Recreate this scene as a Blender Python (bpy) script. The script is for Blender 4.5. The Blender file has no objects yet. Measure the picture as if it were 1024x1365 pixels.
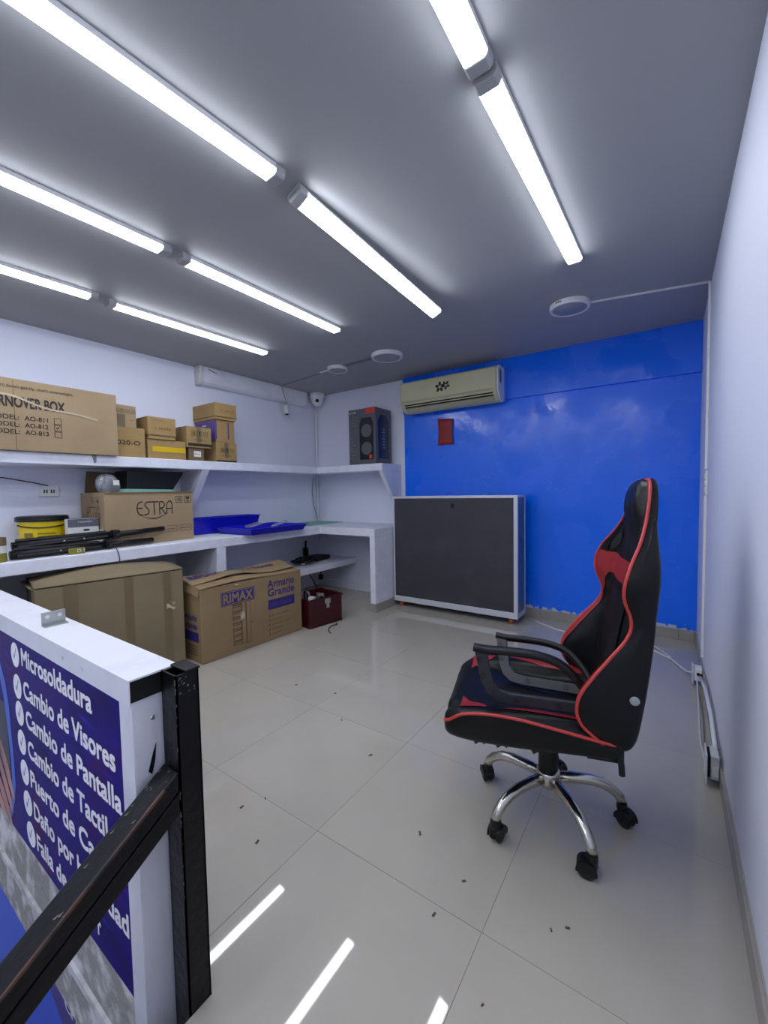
import bpy, bmesh, math, random
from mathutils import Vector, Matrix
random.seed(7)
C = bpy.context.scene.collection
PI = math.pi
# ------------------------------------------------------------------ camera, world, exposure
CAM_H = 1.2
YAW, PITCH, ROLL = .6047, .0502, -.0177
FOCAL_PX = 549.16
def set_camera():
    F = Vector((-math.sin(YAW)*math.cos(PITCH), math.cos(YAW)*math.cos(PITCH), -math.sin(PITCH)))
    R = Vector((math.cos(YAW), math.sin(YAW), 0)); U = R.cross(F)
    R2 = R*math.cos(ROLL)+U*math.sin(ROLL); U2 = -R*math.sin(ROLL)+U*math.cos(ROLL)
    cd = bpy.data.cameras.new('camera'); co = bpy.data.objects.new('camera', cd); C.objects.link(co)
    m = Matrix((R2, U2, -F)).transposed().to_4x4(); m.translation = (0, 0, CAM_H); co.matrix_world = m
    cd.sensor_fit = 'VERTICAL'; cd.sensor_height = 36; cd.lens = FOCAL_PX*36/1365; cd.clip_start = .01
    bpy.context.scene.camera = co
set_camera()
S = bpy.context.scene
S.view_settings.view_transform = 'Standard'; S.view_settings.look = 'None'
S.view_settings.gamma = 1; S.view_settings.use_curve_mapping = False
S.view_settings.exposure = 0.88
TUBE_STRENGTH = 12.0
TUBE_COLOR = (.86, .91, 1.0)
w = bpy.data.worlds.new('world'); S.world = w; w.use_nodes = True
w.node_tree.nodes['Background'].inputs[0].default_value = (.55, .65, 1, 1)
w.node_tree.nodes['Background'].inputs[1].default_value = .05
# ------------------------------------------------------------------ materials
def lin(c):
    c /= 255
    return c/12.92 if c <= .04045 else ((c+.055)/1.055)**2.4
def rgb(r, g, b): return (lin(r), lin(g), lin(b), 1)
MATS = {}
def mat(name, col, rough=.5, metal=0, col2=None, nscale=8, lo=.35, hi=.65, bump=0, bscale=60, emit=None, spec=.5, rvar=0, stretch=None, coat=0, detail=5):
    m = bpy.data.materials.new(name); m.use_nodes = True; MATS[name] = m
    nt = m.node_tree; N = nt.nodes; L = nt.links; b = N['Principled BSDF']
    c = rgb(*col)
    b.inputs['Base Color'].default_value = c; b.inputs['Roughness'].default_value = rough
    b.inputs['Metallic'].default_value = metal; b.inputs['Specular IOR Level'].default_value = spec
    b.inputs['Coat Weight'].default_value = coat
    tc = N.new('ShaderNodeTexCoord'); src = tc.outputs['Object']
    if stretch:
        mp = N.new('ShaderNodeMapping'); mp.inputs['Scale'].default_value = stretch
        L.new(src, mp.inputs[0]); src = mp.outputs[0]
    if col2 or rvar:
        n = N.new('ShaderNodeTexNoise'); n.inputs['Scale'].default_value = nscale; n.inputs['Detail'].default_value = detail
        L.new(src, n.inputs['Vector'])
        r = N.new('ShaderNodeValToRGB'); r.color_ramp.elements[0].position = lo; r.color_ramp.elements[1].position = hi
        r.color_ramp.elements[0].color = c; r.color_ramp.elements[1].color = rgb(*(col2 or col))
        L.new(n.outputs['Fac'], r.inputs[0])
        if col2: L.new(r.outputs[0], b.inputs['Base Color'])
        if rvar:
            mr = N.new('ShaderNodeMapRange'); mr.inputs[1].default_value = lo; mr.inputs[2].default_value = hi
            mr.inputs[3].default_value = rough; mr.inputs[4].default_value = rough+rvar
            L.new(n.outputs['Fac'], mr.inputs[0]); L.new(mr.outputs[0], b.inputs['Roughness'])
    if bump:
        n2 = N.new('ShaderNodeTexNoise'); n2.inputs['Scale'].default_value = bscale; n2.inputs['Detail'].default_value = 4
        L.new(src, n2.inputs['Vector'])
        bp = N.new('ShaderNodeBump'); bp.inputs['Strength'].default_value = bump; bp.inputs['Distance'].default_value = .01
        L.new(n2.outputs['Fac'], bp.inputs['Height']); L.new(bp.outputs[0], b.inputs['Normal'])
    if emit:
        b.inputs['Emission Color'].default_value = (*emit[0], 1); b.inputs['Emission Strength'].default_value = emit[1]
    return m
M_wall = mat('white_wall_paint', (222, 225, 240), .55, bump=.12, bscale=14)
M_wallr = mat('white_right_wall_paint', (222, 225, 240), .5, bump=.3, bscale=9)
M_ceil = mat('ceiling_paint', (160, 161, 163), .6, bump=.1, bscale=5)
M_plaster = mat('white_plaster', (226, 228, 240), .6, col2=(217, 219, 231), nscale=12, bump=.25, bscale=25)
M_tile = mat('polished_tile', (176, 170, 159), .03, col2=(171, 165, 155), nscale=3, spec=.62)
M_grout = mat('grout', (163, 157, 147), .4)
M_base = mat('skirting_tile', (158, 152, 144), .25, col2=(148, 142, 134), nscale=10)
M_conc = mat('raw_concrete', (150, 150, 144), .85, col2=(214, 213, 212), nscale=11, lo=.45, hi=.62, bump=.8, bscale=30)
M_conc2 = mat('paint_smeared_concrete', (206, 206, 208), .8, col2=(170, 170, 168), nscale=16, lo=.45, hi=.65, bump=.6, bscale=30)
M_white = mat('white_plastic', (225, 226, 228), .4)
M_whitem = mat('white_sheet_metal', (222, 223, 232), .35, col2=(206, 206, 216), nscale=7, lo=.5, hi=.75)
M_dirtyw = mat('scuffed_white_plastic', (205, 206, 206), .5, col2=(160, 160, 158), nscale=30, lo=.5, hi=.8)
M_grey = mat('grey_end_plastic', (170, 171, 172), .45)
M_lampoff = mat('unlit_diffuser', (150, 152, 157), .35)
M_cream = mat('yellowed_plastic', (206, 203, 168), .4, col2=(196, 192, 154), nscale=3)
M_creamd = mat('yellowed_plastic_groove', (176, 172, 146), .45)
M_black = mat('black_plastic', (16, 16, 19), .42, bump=.1, bscale=200, spec=.35)
M_armp = mat('matte_black_nylon', (42, 43, 50), .5, bump=.1, bscale=120)
M_blackr = mat('black_rubber', (26, 26, 28), .6)
M_dark = mat('dark_void', (8, 8, 9), .8)  # near-black that stands in for shade inside hollows and openings
M_leather = mat('black_leatherette', (8, 9, 12), .36, bump=.22, bscale=18, col2=(12, 12, 15), nscale=5, detail=2, spec=.28)
M_red = mat('red_leatherette', (140, 30, 36), .42, bump=.1, bscale=60)
M_pipe = mat('red_piping', (186, 58, 56), .35)
M_chrome = mat('chrome', (200, 196, 188), .13, 1, rvar=.15, nscale=6)
M_steel = mat('zinc_steel', (176, 180, 178), .35, .9)
M_alu = mat('aluminium_profile', (214, 216, 224), .35, .35)
M_board = mat('charcoal_board', (56, 54, 64), .55, col2=(66, 64, 74), nscale=4, lo=.5, hi=.75)
M_side = mat('blue_grey_panel', (74, 104, 130), .3)
M_orange = mat('orange_wheel', (196, 84, 30), .45)
M_black_paint = mat('chipped_black_paint', (10, 9, 15), .3, col2=(16, 15, 20), nscale=9, bump=.25, bscale=40, spec=.22)
M_rust = mat('worn_brown_edge', (92, 58, 40), .45, col2=(26, 24, 28), nscale=14, lo=.35, hi=.65)
M_chip = mat('bare_chip', (120, 114, 108), .6)
M_card = mat('brown_card', (160, 138, 106), .75, col2=(150, 128, 97), nscale=4, bump=.06, bscale=90)
M_card2 = mat('tan_card', (160, 132, 84), .75, col2=(150, 122, 76), nscale=5, bump=.06, bscale=90)
M_card3 = mat('dull_card', (130, 116, 88), .75, col2=(121, 107, 81), nscale=3, bump=.12, bscale=14)
M_card4 = mat('wrinkled_card', (146, 123, 89), .7, col2=(136, 113, 81), nscale=4, bump=.3, bscale=9)
M_cardd = mat('card_edge', (112, 92, 66), .8)
M_tape = mat('brown_tape', (114, 98, 72), .3)
M_ctape = mat('clear_tape', (186, 170, 142), .12)
M_ink = mat('dark_ink', (38, 33, 32), .6)
M_inkb = mat('brown_ink', (98, 76, 58), .7)
M_inkl = mat('faint_ink', (142, 106, 66), .7)
M_violet = mat('violet_ink', (48, 38, 112), .55)
M_purple = mat('purple_print', (86, 64, 132), .5)
M_yellow = mat('yellow_tape', (214, 176, 22), .3)
M_bucket = mat('yellow_plastic', (214, 186, 20), .35)
M_bucketi = mat('bucket_print', (120, 104, 20), .5)
M_bluep = mat('blue_tray_plastic', (22, 24, 190), .3, bump=.05, bscale=30)
M_redpl = mat('dark_red_crate', (66, 11, 19), .35, col2=(54, 8, 14), nscale=10)
M_paper = mat('red_paper', (150, 42, 40), .6, col2=(132, 34, 36), nscale=8)
M_sgtext = mat('white_sign_print', (246, 246, 250), .4, spec=.3)
M_label = mat('white_label', (216, 216, 214), .5)
M_greyb = mat('grey_box_print', (92, 92, 104), .45)
M_spk = mat('speaker_box_print', (88, 88, 94), .4)
M_spkd = mat('speaker_picture', (24, 24, 30), .3)
M_spkb = mat('navy_picture', (14, 24, 62), .25)
M_oranger = mat('orange_red_print', (206, 66, 44), .45)
M_glass = mat('lens_glass', (8, 8, 12), .08)
M_teal = mat('mint_foam', (126, 178, 160), .7)
M_wire = mat('white_cable', (206, 208, 214), .5)
M_wireg = mat('grey_cable', (120, 120, 124), .5)
M_skin = mat('printed_skin', (196, 142, 118), .35, col2=(160, 104, 84), nscale=5)
M_swoosh = mat('blue_swoosh', (34, 92, 206), .3)
M_tick = mat('tick_ink', (70, 110, 160), .4)
M_laptop = mat('printed_dark_device', (44, 38, 46), .35)
M_lower = mat('blue_banner', (10, 84, 226), .3)
M_lowerp = mat('indigo_banner', (48, 32, 140), .3)
M_gold = mat('olive_label', (128, 124, 44), .4)
M_debris = mat('dark_debris', (78, 68, 58), .8)
M_plasticbag = mat('clear_film', (200, 202, 210), .12, spec=.8)
M_plasticbag.node_tree.nodes['Principled BSDF'].inputs['Transmission Weight'].default_value = .75
M_tube = mat('lit_tube_diffuser', (240, 240, 240), .4, emit=(TUBE_COLOR, TUBE_STRENGTH))
M_sheen = mat('metal_latch', (196, 192, 184), .3, .8)

def blue_wall_mat():
    m = mat('glossy_blue_paint', (0, 110, 252), .13, rvar=.3, nscale=2.6, lo=.44, hi=.6, spec=.6)
    nt = m.node_tree; N = nt.nodes; L = nt.links; b = N['Principled BSDF']
    tc = N.new('ShaderNodeTexCoord')
    # trowel relief
    mp = N.new('ShaderNodeMapping'); mp.inputs['Scale'].default_value = (1.4, 1, 1.0); L.new(tc.outputs['Object'], mp.inputs[0])
    n = N.new('ShaderNodeTexNoise'); n.inputs['Scale'].default_value = 3.2; n.inputs['Detail'].default_value = 5; n.inputs['Roughness'].default_value = .6
    L.new(mp.outputs[0], n.inputs['Vector'])
    bp = N.new('ShaderNodeBump'); bp.inputs['Strength'].default_value = .16; bp.inputs['Distance'].default_value = .03
    L.new(n.outputs['Fac'], bp.inputs['Height']); L.new(bp.outputs[0], b.inputs['Normal'])
    # chipped paint, mostly low on the wall
    sp = N.new('ShaderNodeSeparateXYZ'); L.new(tc.outputs['Object'], sp.inputs[0])
    n2 = N.new('ShaderNodeTexNoise'); n2.inputs['Scale'].default_value = 26; n2.inputs['Detail'].default_value = 4; L.new(tc.outputs['Object'], n2.inputs['Vector'])
    mr = N.new('ShaderNodeMapRange'); mr.inputs[1].default_value = .08; mr.inputs[2].default_value = .17; mr.inputs[3].default_value = .2; mr.inputs[4].default_value = -.2
    L.new(sp.outputs['Z'], mr.inputs[0])
    ad = N.new('ShaderNodeMath'); ad.operation = 'ADD'; L.new(n2.outputs['Fac'], ad.inputs[0]); L.new(mr.outputs[0], ad.inputs[1])
    th = N.new('ShaderNodeMath'); th.operation = 'GREATER_THAN'; th.inputs[1].default_value = .63; L.new(ad.outputs[0], th.inputs[0])
    mx = N.new('ShaderNodeMix'); mx.data_type = 'RGBA'; mx.inputs[6].default_value = rgb(0, 110, 252); mx.inputs[7].default_value = rgb(186, 196, 216)
    L.new(th.outputs[0], mx.inputs[0]); L.new(mx.outputs[2], b.inputs['Base Color'])
    return m
M_blue = blue_wall_mat()
def sign_mat():
    m = mat('indigo_sign_print', (22, 4, 92), .35, spec=.05)
    nt = m.node_tree; N = nt.nodes; L = nt.links; b = N['Principled BSDF']
    tc = N.new('ShaderNodeTexCoord')
    n = N.new('ShaderNodeTexNoise'); n.inputs['Scale'].default_value = 4; n.inputs['Detail'].default_value = 2; L.new(tc.outputs['Object'], n.inputs['Vector'])
    r = N.new('ShaderNodeValToRGB'); e = r.color_ramp.elements
    e[0].position = .3; e[0].color = rgb(20, 3, 78); e[1].position = .72; e[1].color = rgb(60, 4, 84)
    k = e.new(.5); k.color = rgb(30, 8, 120)
    L.new(n.outputs['Fac'], r.inputs[0])
    mp = N.new('ShaderNodeMapping'); mp.inputs['Rotation'].default_value = (0, math.radians(38), 0); mp.inputs['Scale'].default_value = (1.2, 1, 9); L.new(tc.outputs['Object'], mp.inputs[0])
    n2 = N.new('ShaderNodeTexNoise'); n2.inputs['Scale'].default_value = 3; n2.inputs['Detail'].default_value = 2; L.new(mp.outputs[0], n2.inputs['Vector'])
    r2 = N.new('ShaderNodeMapRange'); r2.inputs[1].default_value = .62; r2.inputs[2].default_value = .78; L.new(n2.outputs['Fac'], r2.inputs[0])
    mx = N.new('ShaderNodeMix'); mx.data_type = 'RGBA'; mx.inputs[7].default_value = rgb(48, 44, 190)
    L.new(r2.outputs[0], mx.inputs[0]); L.new(r.outputs[0], mx.inputs[6]); L.new(mx.outputs[2], b.inputs['Base Color'])
    return m
M_sign = sign_mat()
# ------------------------------------------------------------------ mesh helpers
class MB:
    def __init__(s): s.v = []; s.f = []
    def box(s, x0, x1, y0, y1, z0, z1, mtx=None):
        n = len(s.v)
        P = [(x, y, z) for z in (z0, z1) for y in (y0, y1) for x in (x0, x1)]
        s.v += [tuple(mtx @ Vector(p)) if mtx else p for p in P]
        s.f += [tuple(n+i for i in q) for q in ((0, 2, 3, 1), (4, 5, 7, 6), (0, 1, 5, 4), (2, 6, 7, 3), (0, 4, 6, 2), (1, 3, 7, 5))]
        return s
    def prism(s, pts, o, ax, ay, d):          # polygon (2-D) in plane o + ax*u + ay*v, extruded by vector d
        o, ax, ay, d = map(Vector, (o, ax, ay, d)); n = len(s.v); k = len(pts)
        s.v += [tuple(o+ax*u+ay*v) for u, v in pts]+[tuple(o+ax*u+ay*v+d) for u, v in pts]
        s.f += [tuple(range(n, n+k)), tuple(range(n+2*k-1, n+k-1, -1))]
        s.f += [(n+i, n+k+i, n+k+(i+1) % k, n+(i+1) % k) for i in range(k)]
        return s
    def rings(s, rings, close=True, cap=True):
        n = len(s.v); k = len(rings[0])
        for r in rings: s.v += [tuple(p) for p in r]
        for a in range(len(rings)-1):
            for i in range(k if close else k-1):
                j = (i+1) % k
                s.f.append((n+a*k+i, n+a*k+j, n+(a+1)*k+j, n+(a+1)*k+i))
        if cap and close:
            s.f.append(tuple(n+i for i in range(k-1, -1, -1))); s.f.append(tuple(n+(len(rings)-1)*k+i for i in range(k)))
        return s
    def lathe(s, prof, c=(0, 0, 0), seg=24, axis='z', mtx=None):
        R = []
        for r, z in prof:
            ring = []
            for i in range(seg):
                a = 2*PI*i/seg; x, y = max(r, 1e-5)*math.cos(a), max(r, 1e-5)*math.sin(a)
                p = {'z': (x, y, z), 'x': (z, x, y), 'y': (y, z, x)}[axis]
                p = Vector(p)+Vector(c)
                ring.append(mtx @ p if mtx else p)
            R.append(ring)
        return s.rings(R)
    def tube(s, pts, r, seg=8, flat=1.0, side=None):
        pts = [Vector(p) for p in pts]; rs = r if isinstance(r, (list, tuple)) else [r]*len(pts)
        R = []; up = Vector(side) if side else None
        for i, p in enumerate(pts):
            t = (pts[min(i+1, len(pts)-1)]-pts[max(i-1, 0)]).normalized()
            if up is None: up = Vector((0, 0, 1)) if abs(t.z) < .9 else Vector((1, 0, 0))
            a = t.cross(up).normalized(); b = a.cross(t).normalized()
            if not side: up = b
            R.append([p+a*math.cos(2*PI*k/seg)*rs[i]+b*math.sin(2*PI*k/seg)*rs[i]*flat for k in range(seg)])
        return s.rings(R)
    def grid(s, fn, nu, nv):
        n = len(s.v)
        for i in range(nu+1):
            for j in range(nv+1): s.v.append(tuple(fn(i/nu, j/nv)))
        for i in range(nu):
            for j in range(nv):
                a = n+i*(nv+1)+j; s.f.append((a, a+1, a+nv+2, a+nv+1))
        return s
    def ball(s, c, r, seg=12, sq=(1, 1, 1)):
        prof = [(r*math.sin(PI*i/8), -r*math.cos(PI*i/8)) for i in range(9)]
        n = len(s.v); s.lathe(prof, (0, 0, 0), seg)
        for i in range(n, len(s.v)):
            v = s.v[i]; s.v[i] = (v[0]*sq[0]+c[0], v[1]*sq[1]+c[1], v[2]*sq[2]+c[2])
        return s
    def build(s, name, m, parent=None, smooth=False, bevel=0, solid=0, seg=2):
        me = bpy.data.meshes.new(name); me.from_pydata(s.v, [], s.f); me.update()
        bm = bmesh.new(); bm.from_mesh(me)
        if not solid: bmesh.ops.recalc_face_normals(bm, faces=bm.faces)
        bm.to_mesh(me); bm.free()
        me.materials.append(m)
        if smooth:
            for p in me.polygons: p.use_smooth = True
        o = bpy.data.objects.new(name, me); C.objects.link(o)
        if parent: o.parent = parent
        if solid:
            md = o.modifiers.new('solid', 'SOLIDIFY'); md.thickness = solid
        if bevel:
            md = o.modifiers.new('bevel', 'BEVEL'); md.width = bevel; md.segments = seg; md.limit_method = 'ANGLE'; md.angle_limit = .6
        return o
def tag(o, label, cat, group=None, kind=None):
    if label: o['label'] = label
    if cat: o['category'] = cat
    if group: o['group'] = group
    if kind: o['kind'] = kind
    return o
def thing(name, label, cat, loc=(0, 0, 0), rz=0, group=None):
    o = bpy.data.objects.new(name, None); C.objects.link(o); o.empty_display_size = .05
    o.location = loc; o.rotation_euler = (0, 0, rz)
    return tag(o, label, cat, group)
def struct(o): o['kind'] = 'structure'; return o
def B(*a): return MB().box(*a)
_cap = {}
def text_mesh(st, bold=0):
    cu = bpy.data.curves.new('lettering', 'FONT'); cu.body = st; cu.size = 1; cu.offset = bold; cu.resolution_u = 4
    ob = bpy.data.objects.new('lettering', cu); me = bpy.data.meshes.new_from_object(ob)
    bpy.data.objects.remove(ob); bpy.data.curves.remove(cu); return me
def cap():
    if 'h' not in _cap:
        me = text_mesh('H'); _cap['h'] = max(v.co.y for v in me.vertices)
    return _cap['h']
def text(parent, st, m, o, dx, dy, h, wd=None, bold=0, name='lettering', slant=0):
    me = text_mesh(st); o, dx, dy = Vector(o), Vector(dx), Vector(dy); k = h/cap()
    xs = [v.co.x for v in me.vertices]; x0, x1 = min(xs), max(xs)
    kx = wd/(x1-x0) if wd else k
    for v in me.vertices:
        v.co = o+dx*((v.co.x-x0+slant*v.co.y)*kx)+dy*(v.co.y*k)
    if bold > 0:                                      # heavier weight: the glyphs again, shifted by the stroke growth
        bm = bmesh.new(); bm.from_mesh(me); g0 = bm.verts[:]+bm.edges[:]+bm.faces[:]
        for j_, (a_, b_) in enumerate(((1, 1), (-1, 1), (1, -1), (-1, -1))):
            d_ = bmesh.ops.duplicate(bm, geom=g0)
            bmesh.ops.translate(bm, verts=[e for e in d_['geom'] if isinstance(e, bmesh.types.BMVert)], vec=(dx*a_*kx+dy*b_*k)*bold*.8+dx.cross(dy)*(.00012*(j_+1)))
        bm.to_mesh(me); bm.free()
    me.name = name; me.materials.append(m)
    ob = bpy.data.objects.new(name, me); C.objects.link(ob); ob.parent = parent
    return ob
def rects(parent, name, m, o, dx, dy, lst):   # flat printed rectangles (u0,v0,u1,v1) in a plane
    mb = MB(); o, dx, dy = Vector(o), Vector(dx), Vector(dy)
    for u0, v0, u1, v1 in lst:
        n = len(mb.v); mb.v += [tuple(o+dx*u+dy*v) for u, v in ((u0, v0), (u1, v0), (u1, v1), (u0, v1))]; mb.f.append((n, n+1, n+2, n+3))
    return mb.build(name, m, parent)
def poly(parent, name, m, o, dx, dy, pts):
    o, dx, dy = Vector(o), Vector(dx), Vector(dy)
    mb = MB(); mb.v = [tuple(o+dx*u+dy*v) for u, v in pts]; mb.f = [tuple(range(len(pts)))]
    return mb.build(name, m, parent)
def outline(u0, v0, u1, v1, t): return [(u0, v0, u1, v0+t), (u0, v1-t, u1, v1), (u0, v0, u0+t, v1), (u1-t, v0, u1, v1)]
X, Y, Z = Vector((1, 0, 0)), Vector((0, 1, 0)), Vector((0, 0, 1))
# ------------------------------------------------------------------ room shell
xL, xR, yB, yF, zC = -3.748, .194, 3.918, -3.3, 2.42
OX, OY = -.8885, .5205                                    # edges of the stairwell opening
struct(B(xL-.1, xL, yF, yB+.1, -2.6, zC).build('wall_left', M_wall))
struct(B(xR, xR+.1, yF, yB+.1, -.1, zC).build('wall_right', M_wallr))
struct(B(xL-.1, xR+.1, yF-.1, yF, -2.6, zC).build('wall_front', M_wall))
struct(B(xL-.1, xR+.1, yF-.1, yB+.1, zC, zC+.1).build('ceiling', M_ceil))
wb = struct(B(xL, xR, yB, yB+.1, -.1, zC).build('wall_back', M_wall))
bl = MB(); bl.box(-2.41, xR-.002, yB-.004, yB, .08, 2.045); bl.box(-2.41, xR-.002, yB-.03, yB, 2.045, zC)
bl.build('blue_paint', M_blue, wb)
# stairwell below the floor
struct(MB().box(xL, OX, OY, OY+.1, -2.5, -.42).box(OX, OX+.1, yF, OY, -2.5, -.3).build('wall_stairwell', M_wall))
struct(B(xL, OX, yF, OY, -2.6, -2.5).build('floor.001', M_base))
fl = struct(MB().box(OX, xR, yF, yB, -.3, -.002).box(xL, OX, OY, yB, -.3, -.002).build('floor', M_grout))
sl = MB().box(xL, -.975, .42, OY, -.40, 0)
struct(sl.build('trim_1', M_conc))
struct(B(xL, -.975, .411, .42, -.228, -.203).build('trim_2', M_conc2))
tile_data = {}
def tile(x0, x1, y0, y1):
    g = .0006; wx, wy = round(x1-x0-2*g, 4), round(y1-y0-2*g, 4)
    if wx < .01 or wy < .01: return
    if (wx, wy) not in tile_data:
        o = B(0, wx, 0, wy, -.01, 0).build('tile', M_tile, fl); tile_data[(wx, wy)] = o.data
    else:
        o = bpy.data.objects.new('tile', tile_data[(wx, wy)]); C.objects.link(o); o.parent = fl
    o.location = (x0+g, y0+g, .0)
P = .61
for i in range(-7, 3):
    for j in range(-8, 6):
        tx, ty = -.40+i*P, 1.01+j*P
        if abs(tx+1.01) < .02 and abs(ty-.40) < .02:       # the L-shaped tile cut around the stairwell corner
            MB().prism([(OX+.001, .401), (-.401, .401), (-.401, 1.009), (-1.009, 1.009), (-1.009, OY), (OX+.001, OY)], (0, 0, -.01), X, Y, (0, 0, .01)).build('tile', M_tile, fl); continue
        if ty < .39: rx0, ry0 = OX, yF
        elif ty < 1.0 and tx > -.9: rx0, ry0 = OX, yF
        else: rx0, ry0 = xL, OY
        a0, a1, b0, b1 = max(tx, rx0), min(tx+P, xR), max(ty, ry0), min(ty+P, yB)
        if a1 > a0 and b1 > b0: tile(a0, a1, b0, b1)
# skirting tiles
def skirting(name, horiz, a0, a1, c, face):
    par = struct(B(*( (a0, a1, c-.004, c) if horiz else (c-.004, c, a0, a1)), 0, .083).build(name, M_grout))
    t = a0
    while t < a1-.01:
        e = min(t+P, a1)
        if horiz: B(t+.001, e-.001, c-.012, c-.004, 0, .085).build('tile', M_base, par, bevel=.002)
        else: B(c-.012, c-.004, t+.001, e-.001, 0, .085).build('tile', M_base, par, bevel=.002)
        t = e
skirting('baseboard_back', True, -2.36, xR-.012, yB-.004, -1)
skirting('baseboard_right', False, -3.2, yB-.02, xR, -1)
struct(B(xL, -2.44, yB-.012, yB, 0, .085).build('baseboard_left', M_plaster))
# ------------------------------------------------------------------ built-in counter and shelf (masonry)
cn = thing('counter', 'white plastered L-shaped counter built along the left wall into the corner', 'counter', (xL, 2.5, 0))
def W(o): return Vector(o.location)
def child(mb, name, m, t, **k):                       # mesh given in world coordinates (unrotated thing)
    d = W(t); mb.v = [tuple(Vector(v)-d) for v in mb.v]; return mb.build(name, m, t, **k)
zb = .831
child(MB().prism([(xL, .2), (-3.098, .2), (-3.098, 3.262), (-2.373, 3.262), (-2.373, yB), (xL, yB)], (0, 0, zb-.08), X, Y, (0, 0, .08)), 'countertop', M_plaster, cn, bevel=.006)
for y0 in (2.02, .54):
    child(B(xL, -3.1, y0, y0+.085, 0, zb-.08), 'support', M_plaster, cn, bevel=.004)
child(B(-2.435, -2.373, 3.262, yB-.002, .0, zb-.08), 'end_panel', M_plaster, cn, bevel=.004)
child(B(xL, -3.12, 2.105, yB-.002, .335, .402), 'lower_shelf', M_plaster, cn, bevel=.005)
sk = MB().box(-2.44, -2.366, 3.250, 3.262, 0, .085).box(-2.372, -2.361, 3.250, yB-.002, 0, .085)
child(sk, 'skirting', M_base, cn, bevel=.002)
sh = thing('wall_shelf', 'long white plastered wall shelf turning the corner above the counter', 'shelf', (xL, 2.5, 1.42))
zs = 1.495
child(MB().prism([(xL, .2), (-3.367, .2), (-3.367, 3.535), (-2.459, 3.535), (-2.459, yB), (xL, yB)], (0, 0, 1.418), X, Y, (0, 0, zs-1.418)), 'shelf_board', M_plaster, sh, bevel=.006)
for y0 in (2.09, .25):
    child(MB().prism([(xL+.002, 1.418), (-3.37, 1.418), (-3.69, 1.0), (xL+.002, 1.0)], (0, y0, 0), X, Z, (0, .065, 0)), 'bracket', M_plaster, sh, bevel=.003)
child(MB().prism([(3.54, 1.418), (yB-.002, 1.418), (yB-.002, .9)], (-2.51, 0, 0), Y, Z, (.05, 0, 0)), 'bracket', M_plaster, sh, bevel=.003)
# ------------------------------------------------------------------ ceiling tube lights
def tube_light(x0, y0, x1, y1, label, drop=0, roll=0):
    L_ = math.hypot(x1-x0, y1-y0)
    t = thing('tube_light', label, 'ceiling light', (x0, y0, zC), math.atan2(-(x1-x0), y1-y0), 'tube lights in rows on the ceiling')
    if drop: t.rotation_euler.x = -math.atan2(drop, L_); t.rotation_euler.y = roll; t.location.z -= .018
    B(-.0365, .0365, 0, L_, -.019, -.0005).build('housing', M_white, t)
    cs = [(-.036, -.019), (-.035, -.026), (-.027, -.034), (.027, -.034), (.035, -.026), (.036, -.019)]
    MB().prism(cs, (0, .042, 0), X, Z, (0, L_-.06, 0)).build('diffuser', M_tube, t)
    cs2 = [(-.0385, -.001), (-.0375, -.028), (-.029, -.037), (.029, -.037), (.0375, -.028), (.0385, -.001)]
    MB().prism(cs2, (0, 0, 0), X, Z, (0, .042, 0)).build('end_cap', M_grey, t, bevel=.003)
    MB().prism(cs2, (0, L_-.018, 0), X, Z, (0, .018, 0)).build('end_cap', M_grey, t, bevel=.003)
    return t
def tube_light_rev(x0, y0, x1, y1, label):            # long cap at the far end
    t = tube_light(x1, y1, x0, y0, label); return t
tube_light_rev(-1.325, -.07, -1.245, 1.135, 'long lit tube light crossing top left corner of photo, nearest of its row')
tube_light(-1.244, 1.205, -1.262, 2.405, 'lit tube light hanging loose at its far end, middle of the ceiling', .075, math.radians(-24))
tube_light_rev(-2.095, -.08, -2.053, 1.135, 'near lit tube light in second row from the left wall, cut by left frame edge')
tube_light(-2.06, 1.195, -2.046, 2.4, 'far lit tube light in second row from the left wall')
tube_light_rev(-2.93, -.08, -2.868, 1.13, 'near lit tube light in the row closest to the left wall')
tube_light(-2.893, 1.195, -2.856, 2.4, 'far lit tube light in the row closest to the left wall')
tube_light_rev(-.47, -.02, -.459, 1.19, 'near lit tube light in the right-hand row, cut by top frame edge')
tube_light(-.457, 1.21, -.424, 2.44, 'far lit tube light in the right-hand row, pointing at the blue wall')
for k, x in enumerate((-2.93, -2.09, -1.27, -.47)):  # added lamps, never in view; they light the front of the sign
    tube_light(x, -1.55, x, -.35, 'added unseen tube light behind the viewer, %s from the left wall' % ('first', 'second', 'third', 'fourth')[k])
    tube_light(x, -2.95, x, -1.75, 'added unseen tube light by the front wall behind the viewer, %s from the left wall' % ('first', 'second', 'third', 'fourth')[k])
# joint wires between the tube ends
# ------------------------------------------------------------------ round unlit ceiling lamps, trunking
def round_lamp(x, y, r, label, dots=False, h=.032):
    t = thing('round_lamp', label, 'ceiling lamp', (x, y, zC), 0, 'round ceiling lamps')
    MB().lathe([(0, 0), (r, 0), (r, -h*.7), (r*.97, -h), (r*.86, -h), (r*.86, -h*.85), (0, -h*.85)], seg=40).build('rim', M_white, t, smooth=False)
    MB().lathe([(0, -h*.8), (r*.855, -h*.8), (r*.8, -h*.97), (0, -h*1.02)], seg=40).build('diffuser', M_lampoff, t, smooth=True)
    if dots:
        for a in (-118, -112, -106):
            c = math.radians(a); MB().ball((r*math.cos(c), r*math.sin(c), -h*.35), .005, 8).build('vent_hole', M_black, t)
round_lamp(-.56, 3.03, .125, 'unlit round white lamp on the ceiling near the blue wall, cabled to the right wall', True)
round_lamp(-2.09, 3.115, .14, 'larger unlit round white lamp on the ceiling left of the air conditioner')
round_lamp(-2.69, 3.135, .1, 'smaller unlit round white lamp on the ceiling above the corner camera')
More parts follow.
